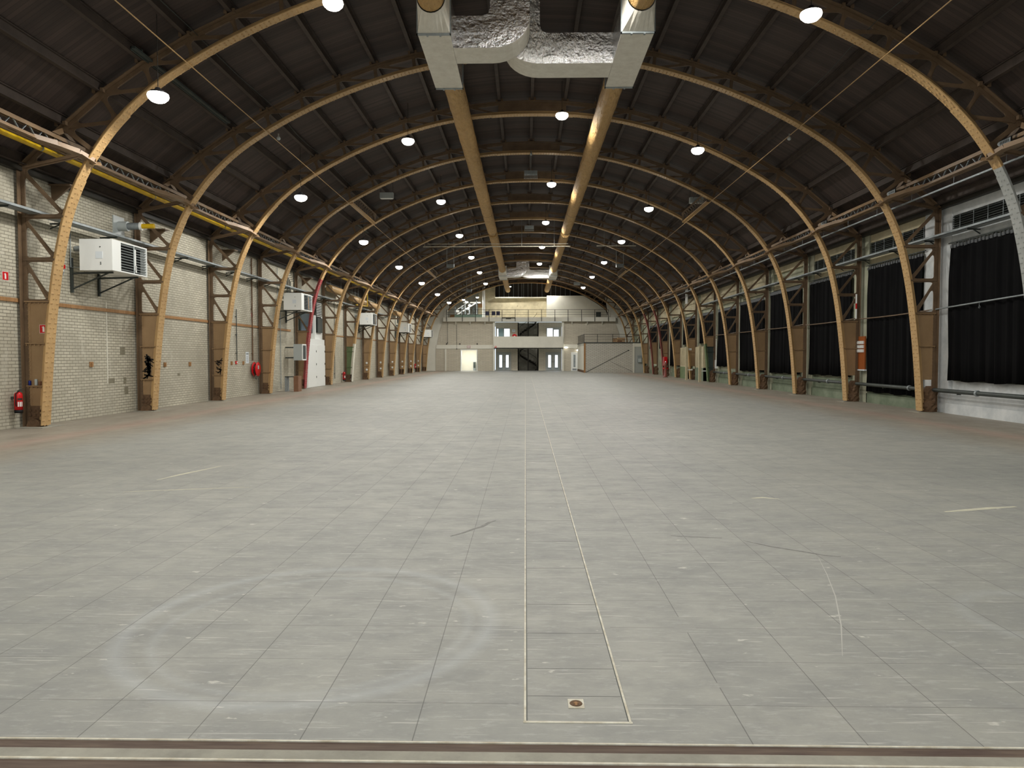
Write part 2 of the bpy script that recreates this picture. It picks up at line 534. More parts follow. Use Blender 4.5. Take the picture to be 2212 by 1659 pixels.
def roof_z(u):
    """underside of the roof boards"""
    u = abs(u)
    pts = [(12.9, 5.55)] + OUT
    for (a, za), (b, zb) in zip(pts, pts[1:]):
        if b <= u <= a:
            return za + (zb - za) * (u - a) / (b - a) + 0.30
    return 5.85


# ------------------------------------------------------------------ setting
def build_shell():
    fl = MB()
    fl.box(XL - 0.4, XR + 0.6, 3.02, YF, -0.3, 0.0)
    struct(fl.build('floor', M['floor']))
    t = MB()
    t.box(XL, XR, 2.955, 3.018, -0.3, -0.004, 0)          # rusty door groove
    t.box(XL, XR, 2.88, 2.955, -0.3, -0.004, 1)          # concrete strip
    t.box(XL, XR, 2.80, 2.88, -0.3, -0.008, 0)
    t.box(XL, XR, 2.872, 2.884, -0.3, -0.002, 2)
    t.box(XL, XR, 3.016, 3.026, -0.2, 0.0012, 2)
    struct(t.build('trim_1', [M['groove'], M['concrete'], M['lighttrim']]))
    o = MB()
    o.box(XL - 0.4, XR + 0.6, YB, 2.80, -0.3, -0.004)
    struct(o.build('floor_2', M['concrete']))
    # roof
    r = MB()
    prof = [(12.75, roof_z(12.75))] + [(u, roof_z(u)) for u, z in OUT]
    full = [(HC - u, z) for u, z in prof] + [(HC + u, z) for u, z in reversed(prof[:-1])]
    for (a, za), (b, zb) in zip(full, full[1:]):
        r.add([(a, YB, za), (b, YB, zb), (b, YF, zb), (a, YF, za), (a, YB, za + 0.15), (b, YB, zb + 0.15), (b, YF, zb + 0.15), (a, YF, za + 0.15)],
              [(0, 1, 2, 3), (7, 6, 5, 4), (0, 4, 5, 1), (3, 2, 6, 7)])
    ceil = struct(r.build('ceiling', M['roof']))
    # purlins: part of the roof
    def purlin(u, z):
        p = MB()
        x = u
        p.box(x - 0.055, x + 0.055, YB, YF, z + 0.02, z + 0.035)
        p.box(x - 0.055, x + 0.055, YB, YF, z + 0.235, z + 0.25)
        p.box(x - 0.008, x + 0.008, YB, YF, z + 0.03, z + 0.24)
        p.build('purlin', M['purlin'], ceil)
    for k, (u, z) in enumerate(OUT):
        purlin(HC - u + (0.1 if k == 0 else 0), z + (0.03 if k else 0.05))
        if u > 0:
            purlin(HC + u - (0.1 if k == 0 else 0), z + (0.03 if k else 0.05))
    e = MB()                                               # wall plates along both eaves
    e.box(XL, XL + 0.14, YB, YF, 5.98, 6.16); e.box(XR - 0.3, XR - 0.1, YB, YF, 6.02, 6.2)
    e.build('wall_plate', M['dark_steel'], ceil)
    # left wall
    w = MB(); w.box(XL - 0.35, XL, YB, 84.5, -0.3, 6.45)
    wl = struct(w.build('wall_left', M['wall_l']))
    pm = mat('old_mortar_patch', (0.47, 0.45, 0.38), 0.9, scale=8, col2=(0.56, 0.54, 0.47))
    for y, z, a, b in ((20.9, 1.83, 0.13, 0.11), (20.3, 0.97, 0.16, 0.07), (21.0, 0.95, 0.07, 0.10), (21.06, 0.66, 0.10, 0.11), (24.3, 1.05, 0.08, 0.05), (33.2, 2.2, 0.12, 0.2)):
        q = MB(); q.box(XL, XL + 0.004, y - a, y + a, z - b, z + b); q.build('mortar_patch', pm, wl)
    q = MB(); q.box(XL, XL + 0.006, 20.1, 20.14, 0.9, 3.2); q.build('pale_strip', M['plaster'], wl)
    # right wall: solid behind curtains, piers at the arches, lintel band above
    w = MB()
    w.box(XR, XR + 0.4, YB, 84.5, -0.3, 6.3, 0)
    wr = struct(w.build('wall_right', M['wall_r']))
    # rear wall behind the camera, big door opening
    w = MB()
    w.box(XL, -5.0, YB - 0.3, YB, -0.3, 6.2); w.box(5.4, XR, YB - 0.3, YB, -0.3, 6.2)
    poly = [(HC - u, z - 0.05) for u, z in prof] + [(HC + u, z - 0.05) for u, z in reversed(prof[:-1])]
    w.prism([(XL, 4.6)] + poly[1:-1] + [(XR, 4.6)], 'y', YB - 0.3, YB)
    struct(w.build('wall_rear', M['wall_l']))
    # right wall lining, bay by bay
    p = MB(); s = MB(); b = MB()
    p.box(XR - 0.14, XR, 5.0, 22.4, 4.95, 5.34, 0); p.box(XR - 0.14, XR, 5.0, 22.4, 5.74, 6.2, 0)
    for k in range(-2, 14):
        y = D0 + STEP * k
        mi = 0 if k < 2 else 1
        p.box(XR - 0.16, XR + 0.02, y - 0.45, y + (0.95 if k < 2 else 0.7), 0.0, 6.1, mi if k >= 2 else (2 if k == 1 else 0))
        if k >= 1:
            s.box(XR - 0.12, XR - 0.0, y + 0.6, y + STEP - 0.4, 4.95, 5.34 if k < 4 else 6.05)
            if k < 4: s.box(XR - 0.12, XR - 0.0, y + 0.6, y + STEP - 0.4, 5.74, 6.1)
            b.box(XR - 0.16, XR, y + 0.6, y + STEP - 0.4, 0.0, 0.34); b.box(XR - 0.10, XR, y + 0.6, y + STEP - 0.4, 0.34, 0.80)
    p.box(XR - 0.2, XR, 5.0, 21.3, 0.0, 0.30, 0); p.box(XR - 0.15, XR, 5.0, 21.3, 0.30, 0.62, 0); p.box(XR - 0.05, XR, 5.0, 21.3, 0.62, 0.95, 0)
    p.build('pier', [M['wall_r_white'], M['wall_r'], M['wall_r_white']], wr)
    s.build('lintel', M['beam_cream'], wr)
    b.build('sill', M['wall_r_low'], wr)
    # rails along both walls
    t = MB(); t.box(XL, XL + 0.035, YB, 36.0, 2.93, 3.02); t.box(XL, XL + 0.035, 43.0, 80.0, 2.93, 3.0)
    struct(t.build('trim_2', M['wood']))


def build_arches():
    NI = len(INC)
    # --- inner flange half (u positive = right side); material by height
    def flange(zones, side):
        mb = MB()
        nrm = []
        for i in range(NI):
            a = INC[max(i - 1, 0)]; b = INC[min(i + 1, NI - 1)]
            dx, dz = b[0] - a[0], b[1] - a[1]
            if i == NI - 1: dx, dz = -1, 0
            l = math.hypot(dx, dz)
            nrm.append((-dz / l, dx / l))       # points towards the hall (smaller u / lower z)
        def mi(z):
            for z0, z1, k in zones:
                if z0 <= z < z1: return k
            return 0
        def strip(i0, i1, hw, o0, o1):
            for i in range(i0, i1):
                vs = []
                for j in (i, i + 1):
                    u, z = INC[j]; nx, nz = nrm[j]
                    for y in (-hw, hw):
                        for o in (o0, o1):
                            vs.append((u + nx * o, y, z + nz * o))
                mb.add(vs, [(0, 1, 3, 2), (4, 6, 7, 5), (0, 4, 5, 1), (2, 3, 7, 6), (1, 5, 7, 3), (0, 2, 6, 4)], mi((INC[i][1] + INC[i + 1][1]) / 2))
        strip(0, NI - 1, 0.135, 0.02, 0.045)
        split = next(i for i in range(NI) if INC[i][1] > 5.75)
        strip(0, split, 0.165, 0.045, 0.062)
        strip(split, split + 9, 0.15, 0.045, 0.058)
        strip(NI - 6, NI - 1, 0.15, 0.045, 0.06)
        # angle legs beside the web
        for s in (-1, 1):
            for i in range(NI - 1):
                vs = []
                for j in (i, i + 1):
                    u, z = INC[j]; nx, nz = nrm[j]
                    for y in (s * 0.008, s * 0.02):
                        for o in (-0.09, 0.02):
                            vs.append((u + nx * o, y, z + nz * o))
                mb.add(vs, [(0, 1, 3, 2), (4, 6, 7, 5), (0, 4, 5, 1), (2, 3, 7, 6), (1, 5, 7, 3), (0, 2, 6, 4)], len(zones) and mi((INC[i][1] + INC[i + 1][1]) / 2))
        # rivets
        pts = []
        acc = 0.0
        k = 0
        for i in range(NI - 1):
            (u0, z0), (u1, z1) = INC[i], INC[i + 1]
            L = math.hypot(u1 - u0, z1 - z0)
            while acc < L:
                t = acc / L
                pts.append((u0 + (u1 - u0) * t, z0 + (z1 - z0) * t, nrm[i], k)); k += 1
                acc += 0.115
            acc -= L
        for u, z, (nx, nz), k in pts:
            o = 0.062 if z < 5.75 else 0.058
            ys = (-0.13, 0.13) if k % 2 and z < 5.75 else ()
            ys = ys + ((-0.05, 0.05) if k % 2 == 0 else (-0.085, 0.085))
            for y in ys:
                c = (u + nx * o, y, z + nz * o)
                tx, tz = -nz, nx
                r = 0.018
                vs = [(c[0] + tx * a, c[1] + b, c[2] + tz * a) for a, b in ((-r, -r), (r, -r), (r, r), (-r, r))]
                vs += [(c[0] + nx * 0.018 + tx * a, c[1] + b, c[2] + nz * 0.018 + tz * a) for a, b in ((-r * .5, -r * .5), (r * .5, -r * .5), (r * .5, r * .5), (-r * .5, r * .5))]
                mb.add(vs, [(0, 1, 5, 4), (1, 2, 6, 5), (2, 3, 7, 6), (3, 0, 4, 7), (4, 5, 6, 7)], mi(z))
        if side < 0: mb.mirror()
        return mb

    # --- web plates with rounded openings
    def ring(mb, tri, w, r, t=0.007):
        """plate polygon with an inset rounded hole"""
        n = len(tri)
        area = sum(tri[i][0] * tri[(i + 1) % n][1] - tri[(i + 1) % n][0] * tri[i][1] for i in range(n))
        if area < 0: tri = tri[::-1]; w = w[::-1][1:] + w[::-1][:1] if isinstance(w, list) else w
        ws = w if isinstance(w, list) else [w] * n
        lines = []
        for i in range(n):
            a, b = Vector(tri[i]), Vector(tri[(i + 1) % n])
            d = (b - a).normalized()
            nn = Vector((-d.y, d.x))
            lines.append((a + nn * ws[i], d))
        ins = []
        for i in range(n):
            (p, d), (q, e) = lines[i - 1], lines[i]
            den = d.x * e.y - d.y * e.x
            if abs(den) < 1e-6: return False
            tt = ((q - p).x * e.y - (q - p).y * e.x) / den
            ins.append(p + d * tt)
        for i in range(n):          # degenerate opening
            if (ins[(i + 1) % n] - ins[i]).dot(lines[i][1]) < 0.06: return False
        K = 4
        loops = []
        for i in range(n):
            p = ins[i]
            a = (ins[i - 1] - p); b = (ins[(i + 1) % n] - p)
            ca = max(min(a.normalized().dot(b.normalized()), 1), -1)
            ang = math.acos(ca)
            rr = r
            dd = min(rr / math.tan(ang / 2), 0.42 * a.length, 0.42 * b.length)
            A = p + a.normalized() * dd; B = p + b.normalized() * dd
            loops.append([Vector(q) for q in bez((tuple(A), tuple(p), tuple(B)), K)])
        for y, flip in ((-t, False), (t, True)):
            vs = [(q[0], y, q[1]) for q in tri]
            fs = []
            base = []
            for lp in loops:
                base.append(len(vs))
                vs += [(q.x, y, q.y) for q in lp]
            for i in range(n):
                for k in range(K):
                    fs.append((i, base[i] + k, base[i] + k + 1))
                j = (i + 1) % n
                fs.append((i, base[i] + K, base[j], j))
            mb.add(vs, [tuple(reversed(f)) for f in fs] if flip else fs)
        flat = [q for lp in loops for q in lp]
        m = len(flat)
        vs = [(q.x, -t, q.y) for q in flat] + [(q.x, t, q.y) for q in flat]
        mb.add(vs, [(i, (i + 1) % m, (i + 1) % m + m, i + m) for i in range(m)])
        return True

    def plate(mb, poly, t=0.007):
        mb.prism(poly, 'y', -t, t)

    def lattice(side):
        mb = MB()
        def iz(z): return (inner_at_z(z), z)
        # column part
        cols = [2.95, 3.93, 4.93]
        for a, b in zip(cols, cols[1:]):
            # diagonal from the outer top corner down to the inner bottom corner
            A, B, Cc, D = (12.0, a), iz(a), iz(b), (12.0, b)
            ring(mb, [A, B, D], [0.055, 0.035, 0.09], 0.07) or plate(mb, [A, B, D])
            ring(mb, [B, Cc, D], [0.07, 0.055, 0.035], 0.07) or plate(mb, [B, Cc, D])
            mb.bar((D[0] - 0.1, 0, D[1] - 0.12), (B[0] + 0.1, 0, B[1] + 0.08), 0.07, 0.035, up=(0, 1, 0))
            mb.bar((12.0, 0, b), (iz(b)[0], 0, b), 0.06, 0.05, up=(0, 0, 1))
        mb.bar((12.0, 0, 2.95), (iz(2.95)[0], 0, 2.95), 0.09, 0.05)
        a, b = 4.93, 6.05
        I1 = INODE[0]
        A, B, D = (12.0, a), iz(a), (12.0, b)
        ring(mb, [A, B, D], [0.055, 0.035, 0.09], 0.07)
        ring(mb, [B, iz(5.5), I1, D], [0.09, 0.09, 0.06, 0.035], 0.08)
        mb.bar((D[0] - 0.1, 0, D[1] - 0.14), (B[0] + 0.1, 0, B[1] + 0.08), 0.07, 0.04, up=(0, 1, 0))
        mb.bar((12.0, 0, b), (I1[0], 0, I1[1]), 0.06, 0.05)
        # haunch and roof part
        ring(mb, [D, I1, OUT[1]], [0.055, 0.06, 0.08], 0.08)
        mb.bar((OUT[1][0], 0, OUT[1][1]), (I1[0], 0, I1[1]), 0.09, 0.06, up=(0, 1, 0))
        for k in range(1, 10):
            O, O2 = OUT[k], OUT[k + 1]
            I, I2 = INODE[k - 1], INODE[k]
            w = 0.06 if k < 5 else 0.045
            rr = 0.12 if k < 5 else 0.07
            if k == 9:
                pass
            ring(mb, [O, I, I2], [0.05, w, w * 0.7], rr) or plate(mb, [O, I, I2])
            ring(mb, [O, I2, O2], [w * 0.7, 0.045, w], rr) or plate(mb, [O, I2, O2])
            mb.bar((O[0], 0, O[1]), (I2[0], 0, I2[1]), 0.07, 0.03, up=(0, 1, 0))
            mb.bar((O2[0], 0, O2[1]), (I2[0], 0, I2[1]), 0.05, 0.03, up=(0, 1, 0))
        plate(mb, [OUT[10], INODE[9], INODE[10] if len(INODE) > 10 else (0, 10.58), OUT[11]])
        if side < 0: mb.mirror()
        return mb

    def outer(side):
        mb = MB()
        pts = [(12.0, 0.0)] + OUT
        for (a, za), (b, zb) in zip(pts, pts[1:]):
            d = math.hypot(b - a, zb - za)
            nx, nz = -(zb - za) / d, (b - a) / d        # outward is -n
            o = 0.02
            mb.bar((a - nx * o, 0, za - nz * o), (b - nx * o, 0, zb - nz * o), 0.26, 0.016, up=(nx, 0, nz))
            for s in (-1, 1):
                mb.bar((a + nx * 0.04, s * 0.014, za + nz * 0.04), (b + nx * 0.04, s * 0.014, zb + nz * 0.04), 0.012, 0.09, up=(nx, 0, nz))
        # rivets on column angles, cleats at the purlins
        for i in range(26):
            z = 0.6 + i * 0.2
            for y in (-0.022, 0.022):
                mb.box(11.93, 11.96, y - 0.008, y + 0.008, z, z + 0.03)
        for u, z in OUT[1:]:
            for s in (-1, 1):
                mb.box(u - 0.13, u - 0.06, s * 0.1 - 0.045, s * 0.1 + 0.045, z + 0.03, z + 0.12)
                if u > 0.1: mb.box(u + 0.06, u + 0.13, s * 0.1 - 0.045, s * 0.1 + 0.045, z + 0.0, z + 0.09)
        if side < 0: mb.mirror()
        return mb

    def webcol(side, levels, greenz=None):
        mb = MB()
        for a, b in zip(levels, levels[1:]):
            mi = 1 if greenz is not None and (a + b) / 2 < greenz else 0
            ua, ub = inner_at_z(a), inner_at_z(b)
            mb.prism([(12.0, a), (ua, a), (ub, b), (12.0, b)], 'y', -0.007, 0.007, mi)
            mb.box(ub + 0.02, 11.97, -0.06, 0.06, b - 0.012, b + 0.012, mi)
            # rivet line and vertical angle
            for s in (-1, 1):
                n = int((b - a) / 0.1)
                mb.box(11.86, 11.98, s * 0.007 - (0.008 if s < 0 else 0), s * 0.007 + (0.008 if s > 0 else 0), a + 0.02, b - 0.02, mi)
                for i in range(n):
                    z = a + 0.06 + i * 0.1
                    y = s * 0.019
                    mb.box(11.885, 11.915, y - 0.006, y + 0.006, z, z + 0.028, mi)
                for i in range(int((12.0 - ub) / 0.1)):
                    u = ub + 0.08 + i * 0.1
                    mb.box(u, u + 0.028, s * 0.03 - 0.006, s * 0.03 + 0.006, b - 0.05, b - 0.022, mi)
        if side < 0: mb.mirror()
        return mb

    def shoe_left():
        mb = MB()
        mb.prism([(11.98, 0.03), (11.58, 0.03), (11.56, 0.5), (11.98, 0.5)], 'y', -0.02, 0.02)
        for i in range(3):
            for j in range(2):
                mb.box(11.66 + i * 0.11, 11.71 + i * 0.11, -0.045, 0.045, 0.26 + j * 0.1, 0.31 + j * 0.1)
        pts = [(11.78 + 0.17 * math.cos(math.pi * i / 14), 0.015 + 0.19 * math.sin(math.pi * i / 14)) for i in range(15)]
        mb.prism(pts, 'y', -0.12, 0.12)
        mb.box(11.40, 12.05, -0.36, 0.42, 0.0, 0.015, 1)
        return mb.mirror()

    def shoe_right():
        mb = MB()
        n, k = 14, 9
        vs = []
        for j in range(k + 1):
            z = 0.0 + 0.78 * j / k
            r = 1.0 if j < k - 1 else (0.8 if j == k - 1 else 0.45)
            for i in range(n):
                a = 2 * math.pi * i / n
                rr = r * (1 + 0.13 * math.sin(3.1 * a + j * 1.3) + 0.08 * math.sin(7 * a - j * 2.1))
                vs.append((11.87 + 0.20 * rr * math.cos(a), 0.02 + 0.19 * rr * math.sin(a), z))
        fs = [(j * n + i, j * n + (i + 1) % n, (j + 1) * n + (i + 1) % n, (j + 1) * n + i) for j in range(k) for i in range(n)]
        mb.add(vs, fs, 0, False)
        mb.add(vs[-n:], [tuple(range(n))])
        mb.box(11.4, 12.1, -0.3, 0.3, 0.0, 0.012, 1)
        return mb

    st, fw, ww = M['steel'], M['steel_flange'], M['steel_web']
    lv_l = [0.5, 0.97, 1.97, 2.95]
    lv_r = [0.97, 1.97, 2.95]
    ms = {
        'fl': flange([], -1).mesh('inner_flange', [fw], True), 'fr': flange([], 1).mesh('inner_flange', [fw], True),
        'll': lattice(-1).mesh('lattice_web', [st]), 'lr': lattice(1).mesh('lattice_web', [st]),
        'ol': outer(-1).mesh('outer_chord', [st]), 'or': outer(1).mesh('outer_chord', [st]),
        'wl': webcol(-1, lv_l).mesh('web_plate', [ww]), 'wr': webcol(1, lv_r).mesh('web_plate', [ww]),
        'sl': shoe_left().mesh('foot_bearing', [M['rust'], M['concrete']]), 'sr': shoe_right().mesh('foot_block', [M['rust'], M['concrete']]),
    }
    special = {
        (0, 'fr'): flange([(-1, 5.98, 1)], 1).mesh('inner_flange', [fw, M['grey_paint']]),
        (0, 'wr'): webcol(1, lv_r, 9).mesh('web_plate', [ww, M['grey_paint']]),
        (4, 'fl'): flange([(-1, 5.6, 1)], -1).mesh('inner_flange', [fw, M['red_paint']]),
        (6, 'fl'): flange([(-1, 2.5, 1)], -1).mesh('inner_flange', [fw, M['plaster']]),
        (6, 'wl'): webcol(-1, [0.5, 0.97, 2.0, 2.3, 2.95], 2.31).mesh('web_plate', [ww, M['green_paint']]),
        (6, 'fr'): flange([(-1, 2.4, 1)], 1).mesh('inner_flange', [fw, M['green_paint']]),
        (9, 'fr'): flange([(-1, 5.6, 1)], 1).mesh('inner_flange', [fw, M['pink_paint']]),
    }
    special[(10, 'fr')] = special[(9, 'fr')]
    special[(6, 'wr')] = webcol(1, [0.05, 0.97, 1.97, 2.3, 2.95], 2.31).mesh('web_plate', [ww, M['teal_paint']])
    ordn = ['nearest', 'second', 'third', 'fourth', 'fifth', 'sixth', 'seventh', 'eighth', 'ninth', 'tenth', 'eleventh', 'twelfth', 'thirteenth', 'fourteenth', 'farthest']
    extra = {0: 'its right foot painted pale grey', 1: 'black graffiti on its left post', 2: 'small black scribbles on its left post',
             4: 'its left leg painted red', 6: 'its left post painted green below', 9: 'its right leg faded red', 10: 'its right leg pinkish red',
             14: 'rising above the upper gallery', 3: 'beside the red hose reel', 13: 'its foot against the end wall'}
    for k in range(NARCH):
        t = thing('roof_arch', f"{ordn[k]} riveted tan steel roof arch from the camera" + (', ' + extra[k] if k in extra else ''), 'arch', (HC, D0 + STEP * k, 0), 0, 'riveted steel roof arches')
        for key, nm in (('fl', 'inner_flange'), ('fr', 'inner_flange'), ('ll', 'lattice_web'), ('lr', 'lattice_web'), ('ol', 'outer_chord'), ('or', 'outer_chord'), ('wl', 'web_plate'), ('wr', 'web_plate'), ('sl', 'foot_bearing'), ('sr', 'foot_block')):
            me = special.get((k, key), ms[key])
            o = link(nm, me, t)
            if (k, key) in special:
                o['label'] = {'fr': 'inner flange with differently painted lower leg', 'fl': 'inner flange with differently painted lower leg', 'wr': 'web plate painted another colour', 'wl': 'web plate painted green below'}[key]
        if k == 1 or k == 2:
            g = MB()
            rnd = random.Random(3 + k)
            x0, z0, w, h = (-11.83, 1.03, 0.2, 0.62) if k == 1 else (-11.84, 1.08, 0.22, 0.5)
            for i in range(26 if k == 1 else 18):
                cx = x0 + w * (0.5 + rnd.uniform(-.33, .33)); cz = z0 + h * rnd.random()
                if k == 2 and 0.35 < (cz - z0) / h < 0.5: continue
                a = rnd.uniform(0, 3.14); L = rnd.uniform(0.05, 0.12) * (1.3 if k == 1 else 1)
                g.bar((cx - L * math.cos(a), -0.022, cz - L * math.sin(a)), (cx + L * math.cos(a), -0.022, cz + L * math.sin(a)), 0.003, rnd.uniform(0.018, 0.05 if k == 1 else 0.03), up=(-math.sin(a), 0, math.cos(a)))
            if k == 1:
                g.bar((x0 + 0.10, -0.022, z0 + 0.12), (x0 + 0.13, -0.022, z0 + 0.44), 0.003, 0.10, up=(1, 0, 0))
                g.bar((x0 + 0.06, -0.022, z0 + 0.5), (x0 + 0.10, -0.022, z0 + 0.66), 0.003, 0.06, up=(1, 0, 0))
            g.build('graffiti', M['black'], t)
        if 7 <= k <= 12:
            for z in (0.72, 1.2):
                r = MB(); r.lathe((-11.72, -0.03, z), [(0.0, -0.02), (0.075, -0.02), (0.085, 0.015), (0.0, 0.015)], 16, 0, 'y')
                o = r.build('wall_disc', M['white_metal'], t)


def build_girders():
    for s, X, nm in ((-1, HC - 10.97, 'left'), (1, HC + 10.97, 'right')):
        t = thing('eave_girder', f'long tan lattice girder running under the {nm} eave through the arches', 'girder', (X, 0, 0), 0, 'lattice eave girders')
        y0, y1 = -5.8, 83.5
        a = MB(); a.box(-0.05, 0.05, y0, y1, 6.72, 6.735); a.box(-0.05, -0.035, y0, y1, 6.63, 6.735); a.box(0.035, 0.05, y0, y1, 6.63, 6.735)
        a.build('top_chord', M['girder'], t)
        b = MB()
        b.box(-0.11, -0.012, y0, y1, 6.40, 6.412); b.box(0.012, 0.11, y0, y1, 6.40, 6.412)
        b.box(-0.02, -0.010, y0, y1, 6.40, 6.5); b.box(0.010, 0.02, y0, y1, 6.40, 6.5)
        y = y0
        while y < y1:
            b.box(-0.02, 0.02, y, y + 0.28, 6.396, 6.404); y += 0.55
        b.build('bottom_chord', M['girder'], t)
        l = MB()
        y = y0
        while y < y1 - 0.6:
            l.bar((0, y, 6.44), (0, y + 0.26, 6.70), 0.012, 0.03, up=(1, 0, 0)); l.bar((0, y + 0.26, 6.70), (0, y + 0.5, 6.44), 0.012, 0.03, up=(1, 0, 0))
            y += 0.5
        l.build('lacing', M['galv'], t)
        ix = (HC + s * INODE[0][0]) - X
        for k in range(NARCH - 1):
            yk = D0 + STEP * k
            g = MB()
            for sg in (-1, 1):
                pts = [(0, yk + sg * 1.05, 6.40), (ix * 0.35, yk + sg * 0.62, 6.36), (ix * 0.75, yk + sg * 0.28, 6.27), (ix, yk + sg * 0.03, 6.13)]
                for p, q in zip(pts, pts[1:]):
                    g.bar(p, q, 0.24, 0.014, up=(0, 0, 1))
                # narrow web standing on the knee flange
                top = [(p[0] * (1 if j else 1), p[1] - sg * 0.02 * j, p[2] + 0.12 + 0.03 * j) for j, p in enumerate(pts)]
                for j in range(3):
                    g.bar(((pts[j][0] + top[j][0]) / 2, pts[j][1], pts[j][2] + 0.06), ((pts[j + 1][0] + top[j + 1][0]) / 2, pts[j + 1][1], pts[j + 1][2] + 0.07), 0.014, 0.13)
                g.bar((0, yk + sg * 0.45, 6.68), (0, yk + sg * 0.03, 6.90), 0.014, 0.12)
                g.bar((0, yk + sg * 0.35, 6.42), (0, yk + sg * 0.30, 6.70), 0.014, 0.10)
            g.build('knee_bracket', M['girder'], t)


def build_lamps():
    rows = [(-8.06, 7.38, 15.8, -2, 7, 'far left row'), (-4.2, 9.37, 15.85, -2, 7, 'left middle row'), (1.27, 10.09, 15.4, -2, 7, 'row beside the ridge'), (6.05, 8.92, 15.6, -2, 7, 'right row')]
    nth = ['first', 'second', 'third', 'fourth', 'fifth', 'sixth', 'seventh', 'eighth']
    proto = None
    for (x, z, y0, a, b, rn) in rows:
        for k in range(a, b):
            y = y0 + 10 * k
            lab = f'round glowing high-bay lamp, {nth[k]} from the camera in the {rn}' if k >= 0 else f'round high-bay lamp above the entrance in the {rn}'
            t = thing('high_bay_lamp', lab, 'lamp', (x, y, z), 0, 'round high-bay lamps')
            if proto is None:
                h = MB(); h.lathe((0, 0, 0), [(0.0, 0.17), (0.05, 0.17), (0.08, 0.12), (0.16, 0.09), (0.212, 0.036), (0.0, 0.036)], 24)
                l = MB(); l.lathe((0, 0, 0), [(0.213, 0.035), (0.225, -0.01), (0.21, -0.06), (0.15, -0.12), (0.07, -0.15), (0.0, -0.155)], 24)
                ld = bpy.data.lights.new('high_bay_light', 'SPOT')
                ld.spot_size = math.radians(172); ld.spot_blend = 0.35; ld.shadow_soft_size = 0.18
                ld.energy = LAMP_WATT; ld.color = (1.0, 0.975, 0.91)
                proto = (h.mesh('housing', M['lamp_body']), l.mesh('lens', M['lens']), ld)
            link('housing', proto[0], t)
            link('lens', proto[1], t)
            top = roof_z(x - HC) - z - 0.005
            r = MB(); r.tube([(0, 0, 0.16), (0, 0, top)], 0.008, 6)
            r.build('suspension_rod', M['dark_steel'], t)
            lo = link('light_source', proto[2], t, (0, 0, -0.19))


build_shell()
build_arches()
build_girders()
build_lamps()

